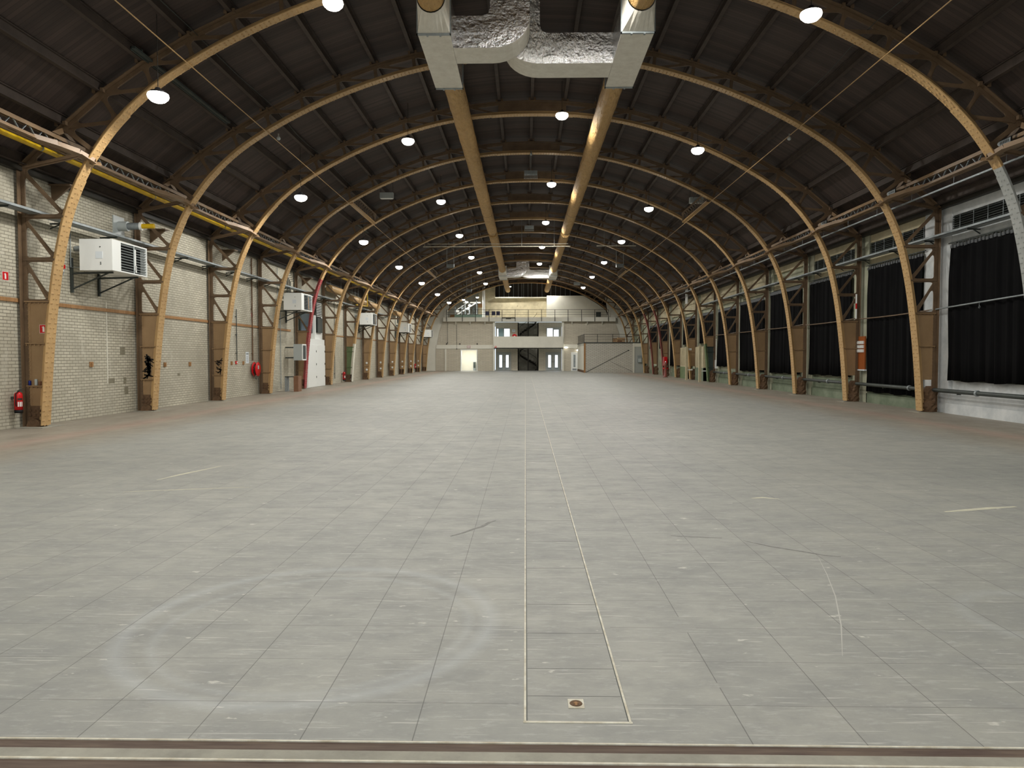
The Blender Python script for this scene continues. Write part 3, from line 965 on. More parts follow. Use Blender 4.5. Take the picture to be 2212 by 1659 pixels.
# ------------------------------------------------------------------ ventilation ducts under the ridge
def build_ducts():
    for nm, X, sx in (('left', -2.12, 1), ('right', 2.58, -1)):
        Z = 9.66
        segs = [(2.0, 16.29, 'entrance'), (20.66, 45.9, 'middle'), (46.8, 65.94, 'farther'), (70.31, 86.5, 'far end')]
        for y0, y1, wn in segs:
            mb = MB()
            n = max(4, int((y1 - y0) / 0.5))
            pts, rs = [], []
            for i in range(n + 1):
                t = i / n
                pts.append((0, (y1 - y0) * t, 0.012 * math.sin(i * 2.1)))
                rs.append(0.30 + 0.006 * math.sin(i * 1.7))
            if wn == 'far end':
                pts += [(0, y1 - y0 + 0.15, 0.0), (0, y1 - y0 + 0.25, 0.0)]; rs += [0.2, 0.03]
            mb.tube(pts, rs, 20)
            t = thing('fabric_duct', f'tan cloth air duct on the {nm} of the ridge, {wn} length', 'duct', (X, y0, Z), 0, 'tan cloth air ducts')
            mb.build('duct_sleeve', M['cloth'], t)
            s = MB()
            y = 1.0
            while y < y1 - y0 - 0.3:
                zt = roof_z(X - HC) - Z
                s.tube([(sx * 0.02, y, 0.29), (sx * 0.02, y, zt)], 0.006, 5)
                y += 2.5
            s.tube([(0, 0.0, 0.312), (0, y1 - y0, 0.312)], 0.012, 5)
            s.build('hanging_wire', M['galv'], t)
            if wn in ('middle', 'farther'):
                for yy in ([y1 - y0 - 0.25, 19.3] if wn == 'middle' else [0.3]):
                    s = MB(); s.lathe((0, yy, 0), [(0.312, 0.0), (0.318, 0.02), (0.312, 0.04)], 24, 0, 'y')
                    s.build('seam_band', M['dark_steel'], t)
    for y0, wn in ((16.8, 'near'), (66.45, 'far')):
        t = thing('duct_junction', f'{wn} foil-wrapped duct junction joining both tan cloth ducts under the ridge', 'duct', (HC, y0, 0), 0, 'foil-wrapped duct junctions')
        zb, zt = 9.10, 9.86
        XL_, XR_ = -2.12 - HC, 2.58 - HC
        long = 3.35 if wn == 'near' else 3.35
        for X in (XL_, XR_):
            b = MB()
            b.box(X - 0.375, X + 0.375, 0, long, zb, zb + 0.012, 0)       # board underside
            b.box(X - 0.375, X + 0.375, 0, long, zb + 0.012, zt + 0.2, 1)
            b.build('plenum_box', [M['duct_board'], M['foil']], t)
            for ya, yb in ((0, -0.5), (long, long + 0.5)):
                r = MB(); n = 24
                def ringp(y, sq):
                    out = []
                    for k in range(n):
                        a = 2 * math.pi * k / n
                        c, s_ = math.cos(a), math.sin(a)
                        if sq:
                            m = max(abs(c), abs(s_)); out.append((X + 0.375 * c / m, y, (zb + zt + 0.2) / 2 + 0.48 * s_ / m))
                        else:
                            out.append((X + 0.315 * c, y, 9.66 + 0.315 * s_))
                    return out
                vs = ringp(ya, True) + ringp(yb, False)
                r.add(vs, [(k, (k + 1) % n, (k + 1) % n + n, k + n) for k in range(n)], 0, False)
                r.build('tapered_collar', M['duct_board'] if True else None, t)
                f = MB(); f.box(X - 0.395, X + 0.395, ya - 0.03, ya + 0.03, zb - 0.025, zb + 0.01); 
                f.box(X - 0.395, X - 0.37, ya - 0.03, ya + 0.03, zb - 0.025, zt + 0.22); f.box(X + 0.37, X + 0.395, ya - 0.03, ya + 0.03, zb - 0.025, zt + 0.22)
                for i in range(2): f.box(X - 0.17 + i * 0.3, X - 0.13 + i * 0.3, ya - 0.045, ya + 0.045, zb - 0.045, zb - 0.02)
                f.build('joint_flange', M['galv'], t)
        # elbows: cross arm then a quarter bend up to the roof
        zr = roof_z(0) - 0.02
        def elbow(xa, xi, xo, ya, yb):
            """arm from xa towards the riser; riser spans xi (inner) to xo (outer)"""
            mb = MB()
            R = abs(xo - xi)
            s = 1 if xo > xi else -1
            K = 8
            outer = [(xa, zb)] + [(xo - s * R * 0.98 + s * R * 0.98 * math.sin(a), zb + R * 0.75 - R * 0.75 * math.cos(a)) for a in [math.pi / 2 * k / K for k in range(K + 1)]] + [(xo, zr)]
            inner = [(xa, zt), (xi - s * 0.18, zt), (xi - s * 0.05, zt + 0.05), (xi, zt + 0.18), (xi, zr)]
            poly = outer + inner[::-1]
            n = len(poly)
            vs = [(p[0], ya, p[1]) for p in poly] + [(p[0], yb, p[1]) for p in poly]
            # sides as quads between outer and inner runs
            m = len(outer)
            no, ni = len(outer), len(inner)
            fs = []
            io = lambda i: i
            ii = lambda j: n - 1 - j
            fr = []
            # fan strips
            fr.append((io(0), io(1), ii(1), ii(0)))
            fr.append((io(1), io(2), io(3), io(4), ii(2), ii(1)))
            fr.append((io(4), io(5), io(6), io(7), io(8), ii(3), ii(2)))
            fr.append((io(8), io(9), io(10), ii(4), ii(3)))
            mb.add(vs, fr, 1)
            mb.add(vs, [tuple(q + n for q in reversed(f)) for f in fr], 1)
            mb.add(vs, [(i, i + n, i + 1 + n, i + 1) for i in range(m - 1)], 0)
            mb.add(vs, [(i, i + n, i + 1 + n, i + 1) for i in range(m, n - 1)], 1)
            return mb
        e = elbow(XL_ + 0.37, -1.10, -0.14, 0.75, 1.68)
        e.build('elbow_duct', [M['duct_board'], M['foil']], t)
        e = elbow(XR_ - 0.37, 0.12, -0.80, 1.70, 2.65)
        e.build('elbow_duct', [M['duct_board'], M['foil']], t)


# ------------------------------------------------------------------ left side services
def unit_heater(y, label):
    t = thing('unit_heater', label, 'heater', (-11.45, y, 3.88), 0, 'white gas heaters along the left wall')
    b = MB()
    b.box(0, 0.62, 0, 1.70, 0, 0.80); b.box(0.62, 0.85, 0, 1.70, 0, 0.035); b.box(0.62, 0.85, 0, 1.70, 0.765, 0.80)
    b.box(0.62, 0.85, 0, 0.40, 0.035, 0.765); b.box(0.62, 0.85, 1.66, 1.70, 0.035, 0.765)
    b.build('casing', M['white_metal'], t)
    g = MB(); g.box(0.62, 0.68, 0.40, 1.66, 0.035, 0.765)
    g.build('dark_interior', M['black'], t)
    g = MB()
    for i in range(10):
        z = 0.08 + i * 0.071
        g.bar((0.82, 0.40, z), (0.82, 1.66, z), 0.045, 0.012, up=(0.25, 0, 1))
    g.box(0.84, 0.855, 1.02, 1.05, 0.035, 0.765)
    g.build('louvre_grille', M['grey_metal'], t)
    s = MB(); s.box(0.855, 0.862, 1.04, 1.11, 0.12, 0.68); s.box(0.855, 0.862, 1.08, 1.14, 0.06, 0.25)
    s.build('loose_ribbon', M['wood'] if y > 30 else M['white_metal'], t)
    s = MB(); s.box(0.42, 0.60, -0.006, 0, 0.30, 0.48)
    s.build('rating_label', M['paper'], t)
    s = MB()
    for x, z in ((0.54, 0.60), (0.55, 0.20), (0.55, 0.16)):
        s.box(x - 0.012, x + 0.012, -0.01, 0, z - 0.012, z + 0.012)
    s.build('screw', M['dark_pipe'], t)
    for yy in (0.25, 1.45):
        k = MB()
        k.box(-0.40, -0.34, yy - 0.03, yy + 0.03, -0.55, 0.35)
        k.bar((-0.37, yy, -0.05), (0.72, yy, -0.03), 0.045, 0.045)
        k.tube([(-0.36, yy, -0.46), (0.60, yy, -0.04)], 0.022, 8)
        k.build('wall_bracket', M['dark_pipe'], t)
    f = MB(); f.tube([(-0.03, 0.45, 0.62), (-0.39, 0.45, 0.62)], 0.07, 12); f.tube([(-0.12, 0.2, 0.1), (-0.36, 0.2, 0.1), (-0.36, 0.2, 2.0)], 0.015, 8)
    f.build('flue_stub', M['galv'], t)
    return t


def extinguisher(loc, label, face=(1, 0), h=0.42, r=0.085):
    t = thing('fire_extinguisher', label, 'fire extinguisher', loc, 0, 'red fire extinguishers')
    b = MB(); b.lathe((0, 0, 0), [(0.0, 0.07), (r, 0.07), (r, h), (r * 0.8, h + 0.045), (r * 0.35, h + 0.07), (0.0, h + 0.07)], 20)
    b.build('cylinder', M['red'], t)
    b = MB(); b.lathe((0, 0, 0), [(0.0, 0.0), (r * 1.03, 0.0), (r * 1.03, 0.075), (0.0, 0.075)], 20)
    b.build('black_base', M['black'], t)
    b = MB(); b.box(-0.015, 0.015, -0.015, 0.015, h + 0.06, h + 0.10); b.bar((-0.01, 0, h + 0.10), (0.11, 0.03, h + 0.14), 0.022, 0.012); b.bar((-0.01, 0, h + 0.08), (0.10, 0.02, h + 0.09), 0.022, 0.012)
    b.build('valve_lever', M['dark_pipe'], t)
    b = MB(); b.tube([(0.02, -0.02, h + 0.08), (0.02, -r - 0.03, h + 0.03), (0.02, -r - 0.03, h * 0.5), (0.02, -r - 0.02, 0.16)], 0.012, 8)
    b.build('hose', M['black'], t)
    b = MB()
    n = 8
    for i in range(n):          # curved white label with a darker pictogram block
        a0, a1 = -1.15 + i * 0.15, -1.15 + (i + 1) * 0.15
        for z0, z1, mi in ((h * 0.36, h * 0.62, 0), (h * 0.72, h * 0.82, 1)):
            if mi == 0 and i % 3 == 2: continue
            rr = r * 1.012
            b.add([(rr * math.cos(a), rr * math.sin(a), z) for a, z in ((a0, z0), (a1, z0), (a1, z1), (a0, z1))], [(0, 1, 2, 3)], mi)
    b.build('instruction_label', [M['white'], M['dark_steel']], t, fix=False)
    b = MB(); b.box(-0.17, -r + 0.01, -0.03, 0.03, h - 0.1, h - 0.04)
    b.build('wall_hook', M['dark_pipe'], t)


def safety_sign(loc, label, size=0.2, axis='x'):
    """red square with a white extinguisher pictogram; axis = the way it faces"""
    t = thing('fire_safety_sign', label, 'sign', loc, 0 if axis == 'x' else -math.pi / 2, 'red fire signs')
    h = size / 2
    b = MB(); b.box(-0.004, 0.0, -h, h, -h, h, 0); b.box(0.0, 0.002, -h * 0.93, h * 0.93, -h * 0.93, h * 0.93, 1)
    b.build('panel', [M['white'], M['red']], t)
    p = MB()
    q = h * 0.9
    p.box(0.002, 0.004, -q * 0.28, q * 0.22, -q * 0.75, q * 0.45); p.box(0.002, 0.004, -q * 0.18, q * 0.12, q * 0.45, q * 0.68)
    p.bar((0.003, -q * 0.12, q * 0.62), (0.003, -q * 0.45, q * 0.42), 0.002, q * 0.12, up=(0, 1, 0))
    p.build('pictogram', M['white'], t)


def build_left():
    near = ['nearest white gas heater on the left wall, beside the first arch', 'white gas heater on the left wall behind the fourth arch', 'white gas heater on the left wall by the green-based post',
            'fourth white gas heater along the left wall', 'farthest white gas heater on the left wall']
    for k in range(5):
        unit_heater(18.3 + 15.55 * k, near[k])
    # yellow gas pipe under the girder
    t = thing('gas_pipe', 'yellow gas pipe running under the left eave girder', 'pipe', (-11.10, 0, 0))
    p = MB(); p.tube([(0, -5.5, 6.43), (0, 62.0, 6.43)], 0.062, 14)
    p.build('pipe_run', M['yellow'], t)
    p = MB(); p.tube([(0, 50.3, 6.37), (0, 50.3, 5.2)], 0.035, 10); p.tube([(0, 50.3, 5.2), (-0.1, 48.9, 5.15), (-0.3, 48.2, 5.15)], 0.035, 10)
    p.build('branch_pipe', M['yellow'], t)
    h = MB()
    for i in range(14):
        y = -3.6 + 5.0 * i
        h.tube([(0, y, 6.49), (0, y, roof_z(-11.05 - HC) - 0.005)], 0.006, 5)
        h.lathe((0, y, 6.43), [(0.066, -0.02), (0.068, 0.0), (0.066, 0.02)], 14, 0, 'y')
    h.build('pipe_hanger', M['galv'], t)
    # cable tray
    for X, nm, z, y1 in ((-11.5, 'left', 5.0, 60.0), (12.15, 'right', 5.16, 50.0)):
        t = thing('cable_tray', f'grey metal cable tray along the {nm} wall through the steel posts', 'cable tray', (X, 0, z))
        p = MB(); p.box(-0.15, 0.15, -5.5, y1, 0.0, 0.01); p.box(-0.15, -0.14, -5.5, y1, 0.0, 0.065); p.box(0.14, 0.15, -5.5, y1, 0.0, 0.065)
        p.build('tray', M['galv'], t)
        b = MB()
        y = 1.0
        wx = (XL - X) if X < 0 else (XR - X - 0.165)
        while y < y1:
            b.bar((wx, y, -0.03), (-0.13 if X > 0 else 0.13, y, -0.02), 0.03, 0.04); b.bar((wx, y, -0.15), (wx * 0.25, y, -0.04), 0.02, 0.03)
            y += 2.1
        b.build('bracket_arm', M['dark_pipe'], t)
        c = MB()
        for i, dx in enumerate((-0.09, -0.04, 0.02, 0.07)):
            c.tube([(dx + 0.01 * math.sin(j * 1.3 + i), -5 + j * 2.5, 0.022) for j in range(int((y1 + 5) / 2.5))], 0.012, 6)
        c.build('cable', M['dark_pipe'], t)
    # signs, extinguishers, hose reel
    safety_sign((XL + 0.005, 16.2, 3.5), 'red square extinguisher sign high on the brick wall at the left edge', 0.2)
    safety_sign((-11.31, 16.655, 2.31), 'red square extinguisher sign on the nearest left post', 0.2, 'y')
    safety_sign((XL + 0.005, 30.95, 3.47), 'small red hose sign on brick above the hose reel', 0.2)
    extinguisher((-11.70, 16.30, 0.36), 'red fire extinguisher hung on brick beside the nearest left post')
    extinguisher((-11.70, 46.0, 0.12), 'red fire extinguisher beside the green-painted left post', h=0.5)
    extinguisher((-11.70, 75.9, 0.35), 'red fire extinguisher far down the left wall', h=0.5)
    # drink cans and cup on the nearest left post
    for x, nm, m, lab in ((-11.66, 'drink_can', 'blue', 'blue drink can on the ledge of the nearest left post'), (-11.51, 'drink_can', 'grey_metal', 'silver drink can on the ledge of the nearest left post')):
        c = MB(); hh = 0.115 if m == 'blue' else 0.15
        c.lathe((0, 0, 0), [(0.0, 0.0), (0.026, 0.0), (0.033, 0.01), (0.033, hh - 0.015), (0.027, hh), (0.0, hh)], 16)
        tag(c.build(nm, M[m], loc=(x, 16.637, 0.983)), lab, 'can', 'cans on the post ledge')
    c = MB(); c.lathe((0, 0, 0), [(0.0, 0.0), (0.028, 0.0), (0.036, 0.085), (0.040, 0.09), (0.036, 0.098), (0.0, 0.098)], 16)
    tag(c.build('paper_cup', M['brown_box'], loc=(-11.415, 16.637, 0.983)), 'small brown lidded cup beside the cans on the post ledge', 'cup')
    # hose reels
    for Y, Z, lab, sc in ((30.95, 1.12, 'red hose reel on the brick wall past the third left post', 1.0), (62.1, 0.98, 'small red hose reel far down the left wall', 0.8)):
        t = thing('hose_reel', lab, 'hose reel', (XL, Y, Z))
        d = MB()
        d.lathe((0.06, 0, 0), [(0.0, 0.0), (0.30 * sc, 0.0), (0.31 * sc, 0.015), (0.30 * sc, 0.03), (0.12, 0.03), (0.12, 0.16), (0.30 * sc, 0.16), (0.31 * sc, 0.175), (0.30 * sc, 0.19), (0.0, 0.19)], 28, 0, 'x')
        d.build('drum', M['red'], t)
        h = MB()
        pts = [(0.12 + 0.05 * (j % 2), (0.20 + 0.012 * (j // 24)) * sc * math.cos(j * math.pi / 12), (0.20 + 0.012 * (j // 24)) * sc * math.sin(j * math.pi / 12)) for j in range(0, 72)]
        h.tube(pts, 0.018, 6)
        h.tube(bez([(0.15, -0.2, -0.1), (0.16, -0.05, -0.75), (0.15, 0.18, -0.15)], 10), 0.014, 6)
        h.build('hose', M['dark_pipe'], t)
        h = MB(); h.box(0.0, 0.06, -0.05, 0.05, -0.14, 0.14); h.box(0.252, 0.258, -0.07, 0.07, 0.0, 0.16)
        h.build('wall_mount', M['grey_metal'], t)
    # pipes down the wall
    for Y, Z0, Z1, m, lab in ((30.85, 1.5, 5.9, 'rust', 'brown water pipe down the wall to the hose reel'), (29.15, 1.5, 3.6, 'dark_pipe', 'thin dark conduit down the wall to the red call point'),
                              (34.4, 0.1, 5.2, 'galv', 'grey conduit down the wall beside the grey wall cabinet'), (44.2, 0.3, 5.2, 'dark_pipe', 'dark conduit down the wall past the white door')):
        p = MB(); p.tube([(0.05, 0, Z0), (0.05, 0, Z1 - 0.1), (0.05, 0.02, Z1)], 0.028 if m == 'rust' else 0.018, 8)
        for z in (Z0 + 0.3, (Z0 + Z1) / 2, Z1 - 0.3): p.box(0.0, 0.06, -0.035, 0.035, z - 0.015, z + 0.015)
        tag(p.build('wall_pipe', M[m], loc=(XL, Y, 0)), lab, 'pipe', 'pipes down the left wall')
    t = thing('call_point', 'small red fire alarm button at the foot of the thin dark conduit', 'alarm button', (XL, 29.15, 1.42))
    p = MB(); p.box(0, 0.05, -0.06, 0.06, -0.06, 0.06); p.build('box', M['red'], t)
    p = MB(); p.lathe((0.05, 0, 0), [(0.0, 0.02), (0.03, 0.012), (0.035, 0.0)], 12, 0, 'x'); p.build('button', M['white'], t)
    t = thing('notice_sheet', 'white notice sheet on brick left of the red hose reel', 'notice', (XL + 0.004, 30.35, 1.62))
    p = MB(); p.box(0, 0.006, -0.17, 0.17, -0.24, 0.24); p.build('sheet', M['paper'], t)
    p = MB(); p.box(0.006, 0.008, -0.13, 0.13, 0.13, 0.19)
    for i in range(7): p.box(0.006, 0.008, -0.10, 0.08, 0.06 - i * 0.04, 0.075 - i * 0.04)
    p.build('print', M['galv'], t)
    # power switch by the near heater
    t = thing('isolator_switch', 'small white isolator switch with red knob on the wall left of the nearest heater', 'switch', (XL, 18.12, 3.95))
    p = MB(); p.box(0, 0.09, -0.09, 0.05, -0.12, 0.12); p.build('box', M['white_metal'], t)
    p = MB(); p.box(0.09, 0.13, -0.02, 0.04, -0.05, 0.05); p.build('knob', M['red'], t)
    p = MB(); p.tube([(0.03, 0.0, 0.12), (0.03, 0.0, 1.05)], 0.012, 6); p.tube(bez([(0.04, -0.03, -0.12), (0.04, 0.06, -0.36), (0.06, 0.12, 0.0)], 8), 0.01, 6); p.build('cable', M['galv'], t)
    # flue outlet
    t = thing('flue_pipe', 'grey flue pipe with yellow end sticking out of the wall above the near heater', 'pipe', (XL, 20.8, 5.45))
    p = MB(); p.box(0, 0.03, -0.28, 0.28, -0.28, 0.28); p.build('wall_plate', M['grey_metal'], t)
    p = MB(); p.tube([(0.03, 0, 0), (0.30, 0, 0)], 0.14, 18); p.build('collar', M['grey_metal'], t)
    p = MB(); p.tube([(0.30, 0, 0), (0.62, 0.04, 0.01)], 0.10, 18); p.build('foil_pipe', M['galv'], t)
    p = MB(); p.tube([(0.62, 0.04, 0.01), (0.68, 0.05, 0.01)], 0.12, 18); p.build('clamp_ring', M['white_metal'], t)
    p = MB(); p.tube([(0.68, 0.05, 0.01), (1.02, 0.09, 0.02)], 0.07, 16); p.build('yellow_end', M['yellow'], t)
    # loudspeaker horns on the upper wall, wooden blocks
    for i, (Y, Z) in enumerate(((17.9, 5.62), (22.6, 5.35), (28.0, 5.5), (38.0, 5.5))):
        t = thing('horn_bracket', ['small triangular brown bracket high on the brick wall past the first arch', 'small triangular bracket on the brick under the girder past the second arch', 'small triangular bracket high on the wall past the third arch', 'small triangular bracket high on the wall past the red-legged arch'][i], 'bracket', (XL, Y, Z), 0, 'triangular wall brackets')
        p = MB(); p.prism([(0, 0.3), (0.5, 0.3), (0, -0.1)], 'y', -0.03, 0.03); p.build('gusset', M['steel'], t)
        p = MB(); p.box(0, 0.55, -0.15, 0.15, 0.3, 0.33); p.build('shelf_plate', M['steel'], t)
    for i, (Y, Z, lab) in enumerate(((19.35, 1.45, 'small brown wooden block on brick between the first two left posts'), (19.35 + 4.0, 1.4, 'left wooden block on brick past the graffiti post'), (25.1, 1.4, 'right wooden block on brick past the graffiti post'), (28.7, 1.4, 'small wooden block on brick before the red call point'), (29.9, 1.4, 'small wooden block on brick before the notice sheet'))):
        p = MB(); p.box(0, 0.03, -0.07, 0.07, -0.07, 0.07, 0); p.box(0.03, 0.045, -0.02, 0.03, -0.07, 0.04, 0)
        tag(p.build('wooden_block', M['wood'], loc=(XL, Y, Z)), lab, 'wooden block', 'wooden blocks on the left wall')
    # white doors, dark window and blind behind the fifth and sixth post
    t = thing('wall_cupboard', 'tall white double doors on the left wall behind the red-legged arch', 'cupboard', (XL, 37.6, 0))
    p = MB(); p.box(0, 0.35, 0, 3.3, 0.0, 2.62); p.build('body', M['white_metal'], t)
    for a, b in ((0.03, 1.62), (1.68, 3.27)):
        p = MB(); p.box(0.35, 0.385, a, b, 0.02, 2.30); d = p.build('door', M['white_metal'], t)
        for z in (1.9, 1.2, 0.5):
            h = MB(); h.box(0.385, 0.40, b - 0.10, b - 0.04, z, z + 0.10); h.build('hinge', M['dark_steel'], d)
    p = MB(); p.box(0, 0.22, 1.9, 3.3, 2.62, 3.95); p.build('upper_panel', M['white_metal'], t)
    t = thing('wall_window', 'dark blue glazed window high on the left wall behind the red-legged arch', 'window', (XL, 37.3, 2.95))
    p = MB(); p.box(0.0, 0.12, 0.0, 2.1, 0.0, 1.35); p.build('window_frame', M['teal_paint'], t)
    gm = mat('dark_blue_glass', (0.10, 0.20, 0.26), 0.15)
    p = MB(); p.box(0.12, 0.13, 0.08, 2.02, 0.08, 1.27); p.build('glass_pane', gm, t)
    t = thing('louvre_vent', 'black and white slatted vent beside the upper half of the red arch leg', 'vent', (XL + 0.22, 39.7, 3.0))
    p = MB(); p.box(0, 0.03, 0, 0.95, 0, 1.72); p.build('backing', M['black'], t)
    p = MB()
    for i in range(9): p.box(0.03, 0.06, 0.02, 0.93, 0.9 + i * 0.09, 0.9 + i * 0.09 + 0.035)
    p.build('slat', M['white_metal'], t)
    p = MB(); p.box(0.03, 0.10, 0.05, 0.95, 0.0, 0.82); p.build('dark_screen', M['dark_pipe'], t)
    t = thing('wall_cabinet', 'light grey metal cabinet hung by the red-legged arch', 'cabinet', (-11.40, 35.05, 1.48))
    p = MB(); p.box(0, 0.42, 0, 0.62, 0, 0.80); p.build('casing', M['grey_metal'], t)
    p = MB(); p.box(0.42, 0.44, 0.06, 0.56, 0.06, 0.74); p.build('glass_front', M['dark_pipe'], t)
    p = MB(); p.box(0.42, 0.45, 0.0, 0.06, 0.0, 0.8); p.box(0.42, 0.45, 0.56, 0.62, 0, 0.8); p.box(0.42, 0.45, 0.06, 0.56, 0.74, 0.8); p.box(0.42, 0.45, 0.06, 0.56, 0.0, 0.06); p.build('front_frame', M['white_metal'], t)
    p = MB(); p.box(-0.44, 0.0, 0.1, 0.16, 0.6, 0.66); p.box(-0.44, 0.0, 0.1, 0.16, 0.1, 0.16); p.build('wall_bracket', M['dark_pipe'], t)
    t = thing('pedestal', 'low brown wooden pedestal on the floor before the red-legged arch', 'pedestal', (-11.0, 33.8, 0))
    p = MB(); p.box(0, 0.22, 0, 0.5, 0, 0.74); p.build('body', M['brown_box'], t)
    p = MB(); p.box(-0.46, 0.0, 0.1, 0.5, 0.68, 0.72); p.build('shelf', M['dark_pipe'], t)
    p = MB(); p.box(-0.46, -0.38, 0.1, 0.5, 0.0, 0.68); p.build('end_panel', M['galv'], t)
    # ribbed ducts under the left eave
    for i, (y0, y1, z) in enumerate(((41.9, 44.9, 5.66), (47.2, 48.6, 5.5), (48.9, 51.2, 5.5), (52.1, 55.6, 5.5), (63.0, 65.4, 5.5))):
        t = thing('ribbed_duct', f"{['nearest', 'second', 'third', 'fourth', 'farthest'][i]} ribbed tan duct piece under the left eave", 'duct', (-11.48, y0, z), 0, 'ribbed ducts under the left eave')
        p = MB()
        n = int((y1 - y0) / 0.11)
        pts = []; rs = []
        for j in range(n * 2 + 1):
            pts.append((0, (y1 - y0) * j / (2 * n), 0)); rs.append(0.22 if j % 2 else 0.195)
        p.tube(pts, rs, 16); p.build('ribbed_sleeve', M['steel_flange'], t)
        for yy in (0.3, y1 - y0 - 0.3):
            p = MB(); p.tube([(0, yy, 0.2), (0, yy, roof_z(-11.48 - HC) - z - 0.005)], 0.01, 5); p.build('hanger', M['galv'], t)
    # bundles of conduits near the second heater
    for i, (y, z0, z1) in enumerate(((34.9, 4.75, 5.7), (49.9, 4.75, 5.6), (65.0, 4.75, 5.5))):
        p = MB()
        for j in range(5):
            p.tube([(0.12 + 0.0 * j, j * 0.14, z0 - 0.02), (0.12, j * 0.14, z1 - j * 0.08), (0.30, j * 0.14, z1 - j * 0.08 + 0.02)], 0.018, 6)
        tag(p.build('conduit_bundle', M['dark_pipe'], loc=(XL + 0.1, y, 0)), f"bundle of thin pipes above the {['second', 'third', 'fourth'][i]} heater on the left wall", 'pipes', 'pipe bundles above the heaters')


# ------------------------------------------------------------------ right side
def build_right():
    rnd = random.Random(11)
    names = ['nearest black curtain at the right edge', 'second black curtain, reaching lower than its neighbours', 'third black curtain along the right wall', 'fourth black curtain along the right wall', 'fifth black curtain along the right wall',
             'sixth black curtain, before the dark green cabinet', 'seventh black curtain, short above the pale panels', 'eighth black curtain on the right wall', 'ninth black curtain, long beside the red hydrant', 'tenth black curtain on the right wall', 'farthest black curtain on the right wall']
    bays = [(0, 17.45, 21.15, 0.96, 4.80), (1, 22.55, 26.2, 0.40, 4.78), (2, 27.4, 31.4, 0.90, 4.77), (3, 32.4, 36.45, 0.87, 4.72), (4, 37.4, 41.6, 0.87, 4.6), (5, 42.4, 46.2, 1.05, 4.5),
            (6, 47.5, 51.2, 2.6, 4.5), (7, 52.4, 56.2, 2.6, 4.5), (8, 57.4, 61.2, 0.9, 4.5), (9, 62.4, 66.2, 2.4, 4.5), (10, 67.4, 71.2, 2.4, 4.5)]
    for k, y0, y1, zb, zt in bays:
        t = thing('curtain', names[k], 'curtain', (XR - 0.22, y0, 0), 0, 'black curtains over the right windows')
        c = MB()
        n = int((y1 - y0) / 0.045)
        rows = [zt, zt - 0.12, zt - 0.9, (zt + zb) / 2, zb + 0.7, zb]
        ph = [rnd.uniform(0, 6) for _ in range(4)]
        vs = []
        for j, z in enumerate(rows):
            amp = [0.012, 0.03, 0.035, 0.04, 0.05, 0.055][j]
            for i in range(n + 1):
                y = (y1 - y0) * i / n
                w = math.sin(y * 17 + ph[0] + 0.3 * j) + 0.6 * math.sin(y * 29 + ph[1]) + 0.5 * math.sin(y * 7.3 + ph[2] - 0.2 * j)
                yy = y + 0.06 * math.sin(z * 1.4 + ph[3]) * (1 if i in (0, n) else 0.3)
                dz = 0.02 * math.sin(y * 5 + ph[1]) if j == 5 else (0.025 * abs(math.sin(y * 6)) if j == 0 else 0)
                vs.append((amp * w * 0.7, yy, z + dz))
        W = n + 1
        c.add(vs, [(j * W + i, j * W + i + 1, (j + 1) * W + i + 1, (j + 1) * W + i) for j in range(5) for i in range(n)], 0, True)
        o = c.build('cloth', M['curtain'], t)
        md = o.modifiers.new('thickness', 'SOLIDIFY'); md.thickness = 0.006
        if k < 3:
            m = int((y1 - y0) / 0.16)
            h = MB(); h.box(-0.035, 0.02, -0.045, 0.045, -0.01, 0.08); h.tube([(0, 0, 0.07), (0, 0.02, 0.14)], 0.008, 5)
            hm = h.mesh('heading_loop', [M['curtain_edge']])
            for i in range(m):
                link('heading_loop', hm, t, (0, (i + 0.5) * (y1 - y0) / m, zt + 0.01 * math.sin(i * 2)), (0.15 * math.sin(i * 3.1), 0, 0))
        else:
            h = MB(); h.box(-0.02, 0.01, 0.02, y1 - y0 - 0.02, zt - 0.01, zt + 0.13)
            h.build('heading_band', M['curtain_edge'], t)
        r = MB(); r.tube([(0, -0.1, zt + 0.15), (0, y1 - y0 + 0.1, zt + 0.15)], 0.018, 8)
        for yy in (0.2, (y1 - y0) / 2, y1 - y0 - 0.2): r.box(0.0, 0.22, yy - 0.015, yy + 0.015, zt + 0.14, zt + 0.16)
        r.build('curtain_rail', M['dark_pipe'], t)
    # window slits that show past the curtain edges
    for i, (y, a, b) in enumerate(((41.95, 2.0, 3.75), (26.75, 4.0, 4.6))):
        w = MB(); w.box(-0.03, 0.0, 0, 0.22, a, b)
        wo = w.build(f'window_{i + 1}', M['daylight'], loc=(XR - 0.005, y, 0))
        struct(wo)
    # louvred grilles in the lintel
    for i, (y0, y1) in enumerate(((11.0, 16.1), (17.45, 21.25), (22.4, 26.2), (27.4, 31.2))):
        t = thing('wall_grille', ['dark ribbed heating grille above the right edge curtain, out by the entrance', 'dark ribbed grille above the nearest black curtain', 'dark ribbed grille above the second black curtain', 'dark ribbed grille above the third black curtain'][i], 'grille', (XR - 0.14, y0, 5.35), 0, 'grilles above the right curtains')
        p = MB(); p.box(0.05, 0.12, 0, y1 - y0, 0, 0.38); p.build('recess', M['black'], t)
        p = MB()
        for j in range(6): p.tube([(0.02, 0, 0.03 + j * 0.064), (0.02, y1 - y0, 0.03 + j * 0.064)], 0.018, 6)
        p.build('finned_pipe', M['dark_pipe'], t)
        yy = 0.3
        while yy < y1 - y0:
            p = MB(); p.box(-0.012, 0.0, yy, yy + 0.02, 0.0, 0.38); yy += 0.62
            p.build('clip_strip', M['galv'], t)
    # heating pipe near the floor
    t = thing('heating_pipe', 'dark heating pipe running low along the right wall through the posts', 'pipe', (12.16, 0, 0.67))
